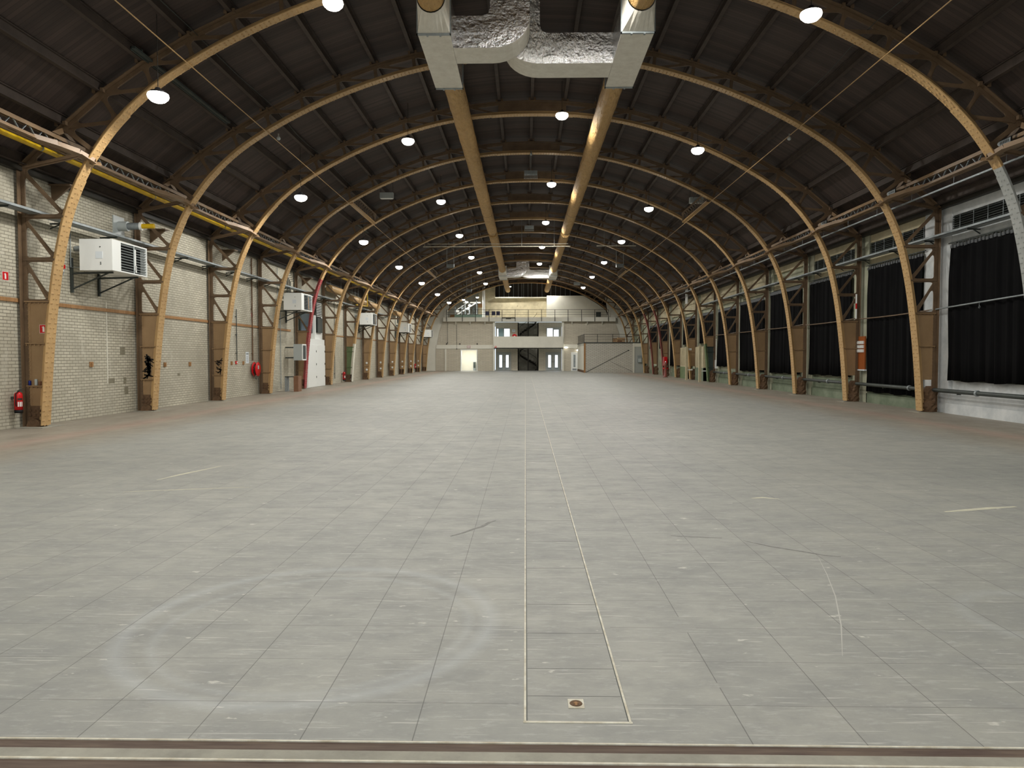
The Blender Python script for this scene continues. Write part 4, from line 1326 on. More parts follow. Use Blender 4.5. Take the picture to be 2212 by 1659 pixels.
    p = MB(); p.tube([(0, 5, 0), (0, 47.0, 0), (0.1, 47.15, 0)], 0.06, 12); p.build('pipe_run', M['dark_pipe'], t)
    p = MB()
    for y in (13, 19.5, 22.9, 29, 34, 39.2, 44): p.lathe((0, y, 0), [(0.062, -0.03), (0.085, -0.025), (0.085, 0.025), (0.062, 0.03)], 14, 0, 'y')
    p.build('coupling', M['galv'], t)
    p = MB()
    for y in (14.5, 20.4, 24.6, 30, 35, 40, 45): p.box(0.0, 0.1, y - 0.02, y + 0.02, -0.09, -0.06)
    p.build('pipe_bracket', M['dark_pipe'], t)
    # hand rails between the posts
    for i in range(7):
        a = D0 + STEP * i
        y0 = a - (4.6 if i == 0 else 0) + (0.0)
        p = MB()
        if i == 0: pts = [(0, 11.7, 3.10), (0, 16.5, 3.10)]
        else: pts = bez([(0, a - STEP + 0.15, 3.07), (0, a - 2.3, 3.0), (0, a - 0.12, 3.04)], 8)
        if i == 1: pts = bez([(0, 16.9, 3.2), (0, 19.0, 3.15), (0, 21.95, 3.06)], 8)
        p.tube(pts, 0.022, 8)
        tag(p.build('tie_rail', M['galv' if i < 2 else 'steel'], loc=(12.22, 0, 0)), ['grey tie rail between posts before the nearest right post', 'grey tie rail across the nearest black curtain', 'brown tie rail across the second black curtain', 'brown tie rail across the third black curtain', 'brown tie rail across the fourth black curtain', 'brown tie rail across the fifth black curtain', 'brown tie rail across the sixth black curtain'][i], 'rail', 'tie rails between the right posts')
    p = MB(); p.tube([(0, 19.6, 3.115), (0, 19.6, 3.04)], 0.004, 5); p.lathe((0, 19.6, 3.0), [(0.03, -0.006), (0.042, 0.0), (0.03, 0.006)], 14, 0, 'x')
    tag(p.build('hook_ring', M['galv'], loc=(12.22, 0, 0)), 'small steel ring hanging from the grey rail before the nearest curtain', 'ring')
    # thin rail hung under the girder
    t = thing('lighting_rail', 'thin pale rail hung under the right eave girder', 'rail', (11.2, 0, 6.17))
    p = MB(); p.box(-0.02, 0.02, -5, 74, -0.02, 0.02); p.build('rail_run', M['galv'], t)
    p = MB()
    for i in range(36):
        y = -3.4 + i * 2.05; p.tube([(0, y, 0.02), (0.01, y, 0.235)], 0.006, 5)
    p.build('hanger_rod', M['galv'], t)
    # name plates on the girder
    for i, (y, z) in enumerate(((16.78, 6.66), (21.9, 6.66), (26.8, 6.66))):
        t = thing('girder_plate', ['small framed grey plate on the right girder at the top right edge', 'small framed grey plate on the right girder by the second arch', 'small framed grey plate on the right girder by the third arch'][i], 'plate', (11.06, y, z - 0.04), 0, 'framed plates on the right girder')
        p = MB(); p.box(0, 0.02, -0.05, 0.45, -0.07, 0.07); p.build('frame', M['black'], t)
        p = MB(); p.box(-0.005, 0.0, -0.03, 0.43, -0.05, 0.05); p.build('face', M['galv'], t)
        p = MB()
        for j in range(6): p.box(-0.008, -0.005, 0.03 + j * 0.055, 0.06 + j * 0.055, -0.03, 0.03)
        p.build('lettering', M['dark_pipe'], t)
    # switch board with white sockets
    t = thing('switch_board', 'orange board with rows of white switches beside the second black curtain', 'switchboard', (XR - 0.30, 26.15, 1.2))
    p = MB(); p.box(0, 0.05, 0, 0.62, 0, 1.2); p.build('board', M['orange'], t)
    for r_ in range(3):
        for c_ in range(4):
            p = MB(); z = 0.62 + r_ * 0.15; y = 0.05 + c_ * 0.14
            p.box(-0.05, 0.0, y, y + 0.10, z, z + 0.11); p.box(-0.06, -0.05, y + 0.03, y + 0.07, z + 0.03, z + 0.08)
            p.build('switch', M['white_metal'], t)
    p = MB(); p.box(-0.02, 0.06, -0.06, 0.66, -0.05, 0.0); p.build('tray', M['paper'], t)
    t = thing('striped_tube', 'white tube with a red band standing in the third right post', 'tube', (12.13, 26.6, 3.05))
    p = MB(); p.tube([(0, 0, 0), (0, 0, 0.36)], 0.03, 8); p.build('lower_tube', M['white_metal'], t)
    p = MB(); p.tube([(0, 0, 0.56), (0, 0, 0.90)], 0.03, 8); p.build('upper_tube', M['white_metal'], t)
    p = MB(); p.tube([(0, 0, 0.36), (0, 0, 0.56)], 0.031, 8); p.build('red_band', M['red'], t)
    p = MB(); p.box(-0.06, -0.02, -0.02, -0.012, 0, 0.1)
    # cabinets farther down
    t = thing('cable_box', 'slim white cable box on the pier beside the sixth black curtain', 'box', (XR - 0.3, 46.35, 0.9))
    p = MB(); p.box(0, 0.14, 0, 0.35, 0, 0.55); p.build('box', M['white_metal'], t)
    p = MB(); p.tube([(0.05, 0.15, 0.55), (0.05, 0.15, 1.9)], 0.02, 6); p.build('conduit', M['white_metal'], t)
    t = thing('pale_locker', 'pale cream panel locker under the seventh black curtain', 'locker', (XR - 0.45, 49.0, 0))
    p = MB(); p.box(0, 0.28, 0, 2.3, 0, 2.35); p.build('body', M['beam_cream'], t)
    for j in range(4):
        p = MB(); p.box(-0.02, 0.0, 0.04 + j * 0.57, 0.56 + j * 0.57, 1.0, 2.3); p.build('door', M['beam_cream'], t)
    p = MB(); p.box(-0.01, 0.28, 0, 2.3, 0, 0.9); p.build('green_base', M['wall_r_low'], t)
    t = thing('pale_locker', 'pale corrugated panel locker under the eighth black curtain', 'locker', (XR - 0.45, 54.0, 0))
    p = MB(); p.box(0, 0.28, 0, 2.3, 0, 2.35); p.build('body', M['beam_cream'], t)
    for j in range(9):
        p = MB(); p.box(-0.03, 0.0, 0.04 + j * 0.25, 0.16 + j * 0.25, 1.0, 2.3); p.build('rib', M['beam_cream'], t)
    p = MB(); p.box(-0.01, 0.28, 0, 2.3, 0, 0.9); p.build('green_base', M['green_paint'], t)
    t = thing('door_post', 'white post standing beside the eighth right post', 'post', (11.35, 51.0, 0))
    p = MB(); p.box(0, 0.16, 0, 0.16, 0, 2.35); p.build('shaft', M['beam_cream'], t)
    p = MB(); p.box(0.05, 0.5, 0.05, 0.1, 0.7, 0.76); p.build('arm', M['white_metal'], t)
    t = thing('door_post', 'white post standing beside the seventh right post', 'post', (11.30, 46.9, 0))
    p = MB(); p.box(0, 0.16, 0, 0.16, 0, 2.4); p.build('shaft', M['beam_cream'], t)
    p = MB(); p.box(0.05, 0.5, 0.05, 0.1, 0.7, 0.76); p.build('arm', M['white_metal'], t)
    t = thing('fire_hydrant', 'red fire hydrant stand on the floor between the faded red arch legs', 'hydrant', (11.35, 58.3, 0))
    p = MB(); p.lathe((0, 0, 0), [(0.0, 0.0), (0.20, 0.0), (0.20, 0.05), (0.12, 0.08), (0.12, 0.9), (0.15, 0.95), (0.12, 1.15), (0.0, 1.22)], 16); p.build('body', M['pink_paint'], t)
    p = MB(); p.lathe((-0.2, 0, 0.7), [(0.0, 0.0), (0.07, 0.0), (0.07, 0.4), (0.0, 0.4)], 12, 0, 'x'); p.build('outlet', M['red'], t)
    p = MB(); p.lathe((0, 0, 1.2), [(0.0, 0.0), (0.05, 0.0), (0.05, 0.09), (0.0, 0.1)], 10); p.build('white_cap', M['white'], t)
    t = thing('hose_box', 'red hose box on the faded red post of the right wall', 'hose box', (11.75, 61.4, 0.9))
    p = MB(); p.box(0, 0.25, -0.5, 0.1, 0, 0.75); p.build('casing', M['red'], t)
    p = MB(); p.box(-0.02, 0.0, -0.45, 0.05, 0.05, 0.7); p.build('door', M['red_paint'], t)
    for i, y in enumerate((51.9, 52.3)):
        p = MB(); p.tube([(0, 0, 0), (0, 0, 1.30)], 0.05, 10); p.tube([(0, 0, 1.30), (0, 0, 1.9)], 0.008, 5)
        tag(p.build('hanging_tube', M['white_metal'], loc=(11.62, y, 5.47)), ['nearer white tube hanging upright under the right girder', 'farther white tube hanging upright under the right girder'][i], 'tube', 'white hanging tubes')
    t = thing('post_label', 'white label plate on the eighth right post', 'sign', (12.0, 51.64, 2.12))
    p = MB(); p.box(-0.5, -0.1, -0.01, 0.0, 0, 0.14); p.build('plate', M['white_metal'], t)
    p = MB(); p.box(-0.46, -0.14, -0.013, -0.01, 0.05, 0.09); p.build('print', M['galv'], t)


# ------------------------------------------------------------------ things under the roof
def build_roof_things():
    # tie rods with lattice struts
    for X, nm in ((-7.72, 'left'), (8.0, 'right')):
        z = 8.36
        p = MB(); p.tube([(0, -5, z), (0, 90, z)], 0.013, 6)
        tag(p.build('tie_rod', M['steel_flange'], loc=(X, 0, 0)), f'thin tan rod running the length of the {nm} roof slope', 'rod', 'long rods under the roof')
        p = MB()
        pts = [(0.05 * math.sin(j), -5 + j * 1.25, z + 0.72 - 0.10 * math.sin(math.pi * ((j * 1.25 - 21.67 + 5) % 5) / 5)) for j in range(74)]
        p.tube(pts, 0.009, 5)
        tag(p.build('slack_cable', M['dark_pipe'], loc=(X + (0.22 if X < 0 else -0.22), 0, 0)), f'thin dark sagging cable beside the tan rod of the {nm} roof slope', 'cable', 'sagging cables under the roof')
        for i, (y0, y1) in enumerate(((31.75, 36.6), (56.8, 61.6))):
            t = thing('lattice_strut', f"{['nearer', 'farther'][i]} tan lattice strut between two arches on the {nm} roof slope", 'strut', (X, y0, z + 0.05), 0, 'lattice struts')
            L = y1 - y0
            p = MB(); p.box(-0.10, 0.10, 0, L, 0, 0.012); p.box(-0.10, -0.09, 0, L, 0, 0.07); p.box(0.09, 0.10, 0, L, 0, 0.07); p.build('bottom_chord', M['steel_flange'], t)
            p = MB(); s = 1 if X < 0 else -1
            p.box(s * 0.22 - 0.06, s * 0.22 + 0.06, 0, L - 0.7, 0.34, 0.352); p.bar((s * 0.22, L - 0.7, 0.345), (s * 0.02, L - 0.05, 0.03), 0.12, 0.012); p.build('top_chord', M['steel'], t)
            p = MB(); y = 0.1
            while y < L - 0.8:
                p.bar((0.04, y, 0.02), (s * 0.22, y + 0.2, 0.34), 0.012, 0.03, up=(0, 1, 0)); p.bar((s * 0.22, y + 0.2, 0.34), (0.04, y + 0.4, 0.02), 0.012, 0.03, up=(0, 1, 0)); y += 0.4
            p.build('lacing', M['steel'], t)
    # detector globes
    for i, (x, y, z) in enumerate(((-7.45, 21.75, 8.24), (7.85, 21.75, 8.15), (0.24, 31.4, 10.42))):
        p = MB(); p.lathe((0, 0, 0), [(0.0, -0.06), (0.045, -0.04), (0.06, 0.0), (0.045, 0.04), (0.02, 0.06), (0.02, 0.14), (0.0, 0.14)], 14)
        tag(p.build('detector_globe', M['grey_metal'], loc=(x, y, z)), ['small white globe under the second arch on the left slope', 'small white globe under the second arch on the right slope', 'small white globe under the crown of the fourth arch'][i], 'globe', 'small globes under the arches')
    # grey flat boxes and framed heaters
    boxes = [(-6.47, 33.5, 9.05, 'grey box hung under the left roof slope past the fourth arch', 'l'), (7.92, 33.6, 8.80, 'grey box hung under the right roof slope past the fourth arch', 'l'),
             (-5.6, 53.5, 8.30, 'pale box hung on two rods under the left slope', 'f'), (7.0, 53.5, 8.30, 'pale box hung on two rods under the right slope', 'f'),
             (-5.75, 73.0, 8.25, 'farthest pale box hung on two rods under the left slope', 'f'), (5.0, 70.0, 8.65, 'farthest grey box hung under the right slope', 'l')]
    for x, y, z, lab, kd in boxes:
        t = thing('hanging_box', lab, 'box', (x, y, z), 0, 'boxes hung under the roof')
        p = MB(); w = 0.31 if kd == 'l' else 0.28
        p.box(-w, w, 0, 0.22, -0.02, 0.24); p.build('casing', M['grey_metal'] if kd == 'l' else M['galv'], t)
        p = MB(); p.box(-w + 0.04, w - 0.04, 0.02, 0.2, -0.035, -0.02); p.build('underside_panel', M['white_metal'] if kd == 'l' else M['dark_pipe'], t)
        zt = roof_z(x - HC) - z
        for sx in (-w + 0.02, w - 0.02):
            p = MB(); p.tube([(sx, 0.1, 0.24), (sx, 0.1, roof_z(x + sx - HC) - z - 0.005)], 0.008 if kd == 'l' else 0.022, 6)
            p.build('hanging_rod', M['dark_pipe'] if kd == 'l' else M['grey_metal'], t)
    for i, (y, z) in enumerate(((33.0, 9.80), (47.0, 9.85))):
        t = thing('ridge_unit', ['nearer ribbed grey unit hung under the ridge', 'farther ribbed grey unit hung under the ridge'][i], 'unit', (0.24, y, z), 0, 'ribbed units under the ridge')
        p = MB(); p.box(-0.3, 0.3, 0, 0.25, 0.18, 0.34); p.build('casing', M['galv'], t)
        p = MB()
        for j in range(11): p.box(-0.3 + j * 0.058, -0.28 + j * 0.058, 0.02, 0.22, 0.0, 0.18)
        p.build('fin', M['grey_metal'], t)
        p = MB(); p.tube([(0, 0.1, 0.34), (0, 0.1, roof_z(0) - z)], 0.012, 6); p.build('hanging_rod', M['galv'], t)
    # long horizontal bars across the hall
    t = thing('hanging_bar', 'long pale double bar hung across the hall beneath the ducts', 'bar', (0, 47.8, 0))
    p = MB(); p.tube([(-6.8, 0, 8.96), (2.95, 0, 8.96)], 0.03, 8); p.tube([(-6.5, 0, 9.13), (2.8, 0, 9.13)], 0.018, 8)
    for x in (-6.7, -3.4, -0.25, 1.9): p.box(x - 0.01, x + 0.01, -0.01, 0.01, 8.96, 9.13)
    p.build('bar_pair', M['lighttrim'], t)
    for x in (-3.4, -0.25, 1.9):
        p = MB(); p.tube([(x, 0, 9.13), (x, 0, roof_z(x - HC) - 0.005)], 0.012, 6); p.build('hanging_rod', M['galv'], t)
    t = thing('hanging_bar', 'short pale bar hung across the right slope past the ducts', 'bar', (0, 47.8, 0))
    p = MB(); p.tube([(4.7, 0, 8.98), (7.3, 0, 8.98)], 0.028, 8); p.build('bar', M['lighttrim'], t)
    for x in (5.2, 7.1):
        p = MB(); p.tube([(x, 0, 8.98), (x, 0, roof_z(x - HC) - 0.005)], 0.01, 6); p.build('hanging_rod', M['galv'], t)
    # strip luminaires fixed to purlins on the left
    for i, (y0, y1) in enumerate(((15.9, 21.0), (36.9, 39.6), (41.9, 44.5))):
        x = HC - 9.07 + 0.12
        t = thing('trunking_strip', f"{['nearest', 'second', 'farthest'][i]} grey trunking strip fixed under a purlin of the left slope", 'trunking', (x, 0, 8.50), 0, 'trunking strips on the left slope')
        p = MB(); p.box(0, 0.11, y0, y1, -0.05, 0.0); p.box(0.0, 0.02, y0, y1, -0.08, 0.0); p.build('channel', M['dark_pipe'], t)
        p = MB()
        for yy in (y0 + 0.3, y1 - 0.3): p.box(0.02, 0.10, yy, yy + 0.04, 0.0, 0.06)
        p.build('clip', M['dark_pipe'], t)


# ------------------------------------------------------------------ far end
YE = 83.5
def at(px, py, Y=YE):
    """hall coordinates of a point of the end wall, measured as picture fractions against the axis point"""
    k = Y / F_PX
    return ((px - 1135.0) * k, (770.5 - py) * k + EYE)


def gx(px, Y=YE): return at(px, 0, Y)[0]
def gz(py, Y=YE): return at(0, py, Y)[1]


def build_end():
    # plain plaster end wall with rooms behind openings
    w = MB()
    zt = gz(695)
    w.box(XL, gx(995), YE + 0.15, YE + 0.4, 0, zt); w.box(gx(1031), gx(1069), YE + 0.15, YE + 0.4, 0, zt); w.box(gx(995), gx(1031), YE + 0.15, YE + 0.4, gz(755.5), zt)
    w.box(gx(1215), XR, YE + 0.15, YE + 0.4, 0, zt)
    # side shoulders above, following the arch
    for s in (-1, 1):
        pts = [(XL if s < 0 else XR, zt), (HC + s * 9.35, zt), (HC + s * 9.35, zt + 1.05), (HC + s * 9.0, roof_z(9.0)), (HC + s * 10.08, roof_z(10.08)), (HC + s * 10.97, roof_z(10.97)), (XL if s < 0 else XR, roof_z(12.1))]
        w.prism(pts, 'y', YE + 0.15, YE + 0.4)
    we = struct(w.build('wall_end', M['plaster']))
    # facing block panels
    b = MB()
    for px in ((940, 960.5, 964, 995), ):
        pass
    b.box(gx(941), gx(960.5), YE + 0.08, YE + 0.15, 0, gz(754)); b.box(gx(964), gx(994.5), YE + 0.08, YE + 0.15, 0, gz(754))
    b.box(gx(1031.5), gx(1065), YE + 0.08, YE + 0.15, 0, gz(754)); b.box(gx(1218), gx(1262), YE + 0.08, YE + 0.15, 0, gz(753))
    b.prism([(gx(944), gz(745)), (gx(1065), gz(745)), (gx(1065), gz(695)), (gx(956), gz(695)), (gx(949), gz(717))], 'y', YE + 0.08, YE + 0.15)
    b.prism([(gx(1218), gz(744)), (gx(1340), gz(744)), (gx(1336), gz(720)), (gx(1327), gz(695)), (gx(1218), gz(695))], 'y', YE + 0.08, YE + 0.15)
    b.build('block_panel', M['block_wall'], we)
    p = MB()
    p.box(gx(1065), gx(1069), YE - 0.1, YE + 0.2, 0, zt); p.box(gx(1213.5), gx(1218), YE - 0.1, YE + 0.2, 0, zt); p.box(gx(960.5), gx(964), YE - 0.02, YE + 0.2, 0, gz(754))
    p.build('pillar', M['plaster'], we)
    # recess back wall and floor slabs in the middle
    r = MB()
    Yb = YE + 2.2
    r.box(gx(1069), gx(1120), Yb, Yb + 0.2, 0, zt); r.box(gx(1162), gx(1215), Yb, Yb + 0.2, 0, zt)
    r.build('recess_wall', M['block_wall'], we)
    r = MB(); r.box(gx(1118), gx(1164), Yb + 2.4, Yb + 2.6, 0, zt); r.box(gx(1118), gx(1120), Yb, Yb + 2.4, 0, zt); r.box(gx(1162), gx(1164), Yb, Yb + 2.4, 0, zt)
    r.build('stairwell_wall', M['concrete'], we)
    # balcony band
    bl = MB(); bl.box(gx(1067), gx(1216), YE - 0.35, YE - 0.15, gz(753), gz(727)); bl.box(gx(1067), gx(1216), YE - 0.35, Yb, gz(753), gz(751.3))
    t = tag(bl.build('balcony_parapet', M['plaster']), 'plain white balcony parapet across the middle of the end wall', 'balcony')
    # gallery slab
    s = MB(); s.box(gx(958), gx(1328), YE - 0.45, YE + 0.45, gz(695), gz(686)); s.box(XL, gx(1118), YE + 0.4, YF, gz(695) + 0.25, gz(686)); s.box(gx(1164), XR, YE + 0.4, YF, gz(695) + 0.25, gz(686)); s.box(gx(1118), gx(1164), YE + 3.2, YF, gz(695) + 0.25, gz(686))
    struct(s.build('floor_3', M['plaster']))
    # gallery brackets
    for i, px in enumerate((985, 1016, 1048, 1235, 1268, 1300)):
        k = MB(); k.prism([(YE - 0.4, gz(695)), (YE + 0.08, gz(695)), (YE + 0.08, gz(703))], 'x', gx(px) - 0.06, gx(px) + 0.06)
        k.build('bracket', M['plaster'], we)
    # gallery railing
    t = thing('gallery_railing', 'dark steel railing along the upper gallery of the end wall', 'railing', (0, YE - 0.5, 0))
    for px in (966, 1000, 1028, 1057, 1085, 1113, 1141, 1169.5, 1198, 1226, 1255, 1283, 1312):
        p = MB(); p.box(gx(px) - 0.03, gx(px) + 0.03, -0.03, 0.03, gz(695), gz(670)); p.build('post', M['dark_steel'], t)
    p = MB(); x0, x1 = gx(966), gx(1312)
    p.box(x0, x1, -0.03, 0.03, gz(670.5), gz(669.7))
    for py in (675.3, 680.4): p.box(x0, x1, -0.012, 0.012, gz(py + 0.25), gz(py - 0.25))
    p.box(gx(1085), gx(1113), -0.05, 0.05, gz(688), gz(686.3)); p.box(gx(1093), gx(1104), -0.06, 0.06, gz(689.6), gz(687.6))
    p.build('rail', M['dark_steel'], t)
    # ground level doors
    def leaf_door(x0, x1, ytop, lab, Y, glass=True, kick=True):
        t = thing('double_door', lab, 'door', (0, Y, 0), 0, 'grey double doors in the end wall')
        p = MB(); p.box(gx(x0 - 1.5), gx(x0), -0.1, 0.06, 0, gz(ytop - 1.5)); p.box(gx(x1), gx(x1 + 1.5), -0.1, 0.06, 0, gz(ytop - 1.5)); p.box(gx(x0), gx(x1), -0.1, 0.06, gz(ytop), gz(ytop - 1.5)); p.build('door_frame', M['grey_door'], t)
        xm = (x0 + x1) / 2
        for a, b in ((x0, xm), (xm, x1)):
            p = MB()
            A, B = gx(a) + 0.015, gx(b) - 0.015
            ga, gb = A + (B - A) * 0.30, B - (B - A) * 0.30
            z0, z1, zt_ = gz(794), gz(767), gz(ytop) - 0.02
            p.box(A, ga, -0.05, 0.0, 0.02, zt_); p.box(gb, B, -0.05, 0.0, 0.02, zt_); p.box(ga, gb, -0.05, 0.0, 0.02, z0); p.box(ga, gb, -0.05, 0.0, z1, zt_)
            d = p.build('door_leaf', M['grey_door'], t)
            p = MB(); p.box(ga, gb, -0.03, -0.02, z0, z1); p.build('glass_strip', M['daylight'], d)
            p = MB(); p.box(A + 0.08, B - 0.08, -0.055, -0.05, 0.1, 0.38); p.build('kick_plate', M['galv'], d)
            p = MB(); xh = B - 0.08 if a == x0 else A + 0.08; p.box(xh - 0.02, xh + 0.02, -0.1, -0.05, 1.0, 1.12); p.build('door_handle', M['dark_steel'], d)
    leaf_door(1073, 1102, 762, 'left grey double doors with lit glass strips under the balcony', Yb)
    leaf_door(1181, 1211, 762, 'right grey double doors with lit glass strips under the balcony', Yb)
    t = thing('glazed_door', 'single white door with a tall grey glass strip beside the brick room', 'door', (0, YE + 0.07, 0))
    p = MB(); p.box(gx(1233.5), gx(1235.2), -0.08, 0, 0, gz(761)); p.box(gx(1246.5), gx(1248), -0.08, 0, 0, gz(761)); p.box(gx(1235.2), gx(1246.5), -0.08, 0, gz(763), gz(761)); p.build('door_frame', M['white_metal'], t)
    p = MB(); p.box(gx(1235.2), gx(1246.5), -0.04, 0, 0, gz(763)); d = p.build('door_leaf', M['white_metal'], t)
    p = MB(); p.box(gx(1238.5), gx(1243), -0.05, -0.04, gz(793), gz(766)); p.build('glass_strip', M['galv'], d)
    p = MB(); p.box(gx(1236.5), gx(1245.5), -0.05, -0.04, gz(800), gz(796)); p.build('vent_plate', M['galv'], d)
    # bright corridor behind the opening
    c = MB(); Yc = YE + 3.0
    c.box(gx(992), gx(1034), Yc, Yc + 0.1, 0, 2.8); c.box(gx(992) - 0.1, gx(992), YE + 0.4, Yc, 0, 2.8); c.box(gx(1034), gx(1034) + 0.1, YE + 0.4, Yc, 0, 2.8); c.box(gx(992), gx(1034), YE + 0.4, Yc, 2.8, 2.9)
    struct(c.build('wall_corridor', M['plaster']))
    t = thing('corridor_lamp', 'bright ceiling lamp glowing inside the corridor opening of the end wall', 'lamp', (gx(1010), YE + 1.0, 2.72))
    p = MB(); p.box(-0.6, 0.6, -0.15, 0.15, 0.0, 0.08); p.build('housing', M['white_metal'], t)
    p = MB(); p.box(-0.58, 0.58, -0.13, 0.13, -0.02, 0.0); p.build('diffuser', M['glow'], t)
    ld = bpy.data.lights.new('corridor_light', 'AREA'); ld.shape = 'RECTANGLE'; ld.size = 1.1; ld.size_y = 0.3; ld.energy = 60; ld.color = (1, 0.98, 0.93)
    link('light_source', ld, t, (0, 0, -0.04))
    p = MB(); p.box(gx(994.5), gx(996.5), -0.05, 0.45, 0, gz(755)); p.box(gx(1029.5), gx(1031.2), -0.05, 0.45, 0, gz(755)); p.box(gx(996.5), gx(1029.5), -0.05, 0.45, gz(756.5), gz(755))
    d = p.build('door_1', M['white_metal'], loc=(0, YE + 0.05, 0)); struct(d)
    t = thing('corridor_cabinet', 'narrow grey cabinet standing inside the bright corridor', 'cabinet', (gx(1019), YE + 2.3, 0))
    p = MB(); p.box(0, 0.30, 0, 0.5, 0, 1.05); p.build('body', M['galv'], t)
    p = MB(); p.box(0.03, 0.27, -0.02, 0.0, 0.3, 1.0); p.build('door', M['dark_pipe'], t)
    p = MB(); p.box(-0.02, 0.32, -0.03, 0.53, 1.05, 1.08); p.build('top', M['white_metal'], t)
    # exit sign
    t = thing('exit_sign', 'red-framed white sign above the bright corridor opening', 'sign', (gx(1012.5), YE - 0.02, gz(749.5)))
    p = MB(); p.box(-0.2, 0.2, 0, 0.08, -0.14, 0.14); p.build('frame', M['red_paint'], t)
    p = MB(); p.box(-0.165, 0.165, -0.006, 0.0, -0.105, 0.105); p.build('face', M['white'], t)
    p = MB()
    for i in range(4): p.box(-0.13 + i * 0.07, -0.09 + i * 0.07, -0.009, -0.006, -0.05, 0.05)
    p.build('lettering', M['red_paint'], t)
    t = thing('fire_safety_sign', 'small red square sign on the left end of the balcony parapet', 'sign', (gx(1071), YE - 0.36, gz(749.5)), 0, 'red fire signs')
    p = MB(); p.box(-0.1, 0.1, -0.005, 0, -0.1, 0.1); p.build('panel', M['red'], t)
    p = MB(); p.box(-0.04, 0.03, -0.008, -0.005, -0.07, 0.06); p.build('pictogram', M['white'], t)
    # upstairs windows behind the balcony
    def upwin(x0, x1, y0, y1, lab, blinds, i):
        o = MB(); o.box(gx(x0), gx(x1), -0.06, 0, gz(y1), gz(y0)); f = struct(o.build(f'window_{i}', M['grey_door'], loc=(0, Yb, 0)))
        for a, b, top in blinds:
            q = MB(); q.box(gx(a), gx(b), -0.07, -0.06, gz(y1), gz(top)); q.build('glass_pane', M['daylight'], f)
    upwin(1071, 1101, 707, 728, '', [(1072, 1075, 709), (1088, 1100, 709)], 3)
    bd = MB(); bd.box(gx(1076), gx(1086), -0.09, -0.06, gz(728), gz(709)); bd.box(gx(1080.5), gx(1081.8), -0.11, -0.09, gz(718), gz(717))
    struct(bd.build('door_2', mat('pale_blue_door', (0.58, 0.68, 0.70), 0.5), loc=(0, Yb, 0)))
    upwin(1181, 1212, 706, 728, '', [(1183, 1195, 708), (1198, 1208, 711)], 4)
    hr = thing('hose_reel', 'red hose reel on the balcony left of the spiral stair', 'hose reel', (gx(1111), Yb, gz(726)))
    p = MB(); p.lathe((0, -0.2, 0), [(0.0, 0.0), (0.3, 0.0), (0.3, 0.04), (0.15, 0.04), (0.15, 0.14), (0.3, 0.14), (0.3, 0.18), (0.0, 0.18)], 20, 0, 'y'); p.build('drum', M['red'], hr)
    p = MB(); p.lathe((0, -0.22, 0), [(0.0, 0.0), (0.1, 0.0), (0.1, 0.03), (0.0, 0.03)], 12, 0, 'y'); p.build('hub', M['white'], hr)
    n_ = thing('notice_sheet', 'pale notice above the balcony hose reel', 'notice', (gx(1109), Yb - 0.01, gz(713)))
    p = MB(); p.box(-0.19, 0.19, -0.01, 0, -0.14, 0.14); p.build('sheet', M['paper'], n_)
    p = MB(); p.box(-0.14, 0.14, -0.013, -0.01, 0.0, 0.06); p.build('print', M['galv'], n_)
    # spiral stairs
    def spiral(cx, z0, z1, lab, turns, a0, sgn):
        R = 1.05
        t = thing('spiral_stair', lab, 'staircase', (cx, YE + 1.35 + 1.3, 0), 0, 'dark spiral stairs')
        c = MB(); c.tube([(0, 0, z0), (0, 0, z1)], 0.07, 12); c.build('centre_post', M['dark_steel'], t)
        n = 15
        for i in range(n):
            a = a0 + sgn * turns * 2 * math.pi * i / n
            z = z0 + (z1 - z0) * (i + 1) / (n + 1)
            s = MB(); da = 0.24
            s.prism([(0.06 * math.cos(a), 0.06 * math.sin(a)), (R * math.cos(a - da), R * math.sin(a - da)), (R * math.cos(a + da), R * math.sin(a + da))], 'z', z, z + 0.045)
            s.build('tread', M['dark_steel'], t)
        h = MB(); st = MB()
        for r_, off, rad in ((R, 0.95, 0.022),):
            h.tube([(r_ * math.cos(a0 + sgn * turns * 2 * math.pi * i / 40), r_ * math.sin(a0 + sgn * turns * 2 * math.pi * i / 40), z0 + (z1 - z0) * i / 40 + off) for i in range(28 if z0 < 1 else 38)], rad, 6)
        for i in range(40):
            a, b = a0 + sgn * turns * 2 * math.pi * i / 40, a0 + sgn * turns * 2 * math.pi * (i + 1) / 40
            za, zb2 = z0 + (z1 - z0) * i / 40, z0 + (z1 - z0) * (i + 1) / 40
            st.add([(R * math.cos(a), R * math.sin(a), za - 0.1), (R * math.cos(b), R * math.sin(b), zb2 - 0.1), (R * math.cos(b), R * math.sin(b), zb2 + 0.16), (R * math.cos(a), R * math.sin(a), za + 0.16)], [(0, 1, 2, 3)])
        h.build('handrail', M['dark_steel'], t); st.build('stringer', M['dark_steel'], t, fix=False)
    spiral(gx(1141), 0.0, gz(750), 'lower dark spiral stair in the stairwell under the balcony', 0.8, -0.6, 1)
    spiral(gx(1141), gz(750), gz(686), 'upper dark spiral stair between the balcony and the gallery', 0.85, -1.2, -1)
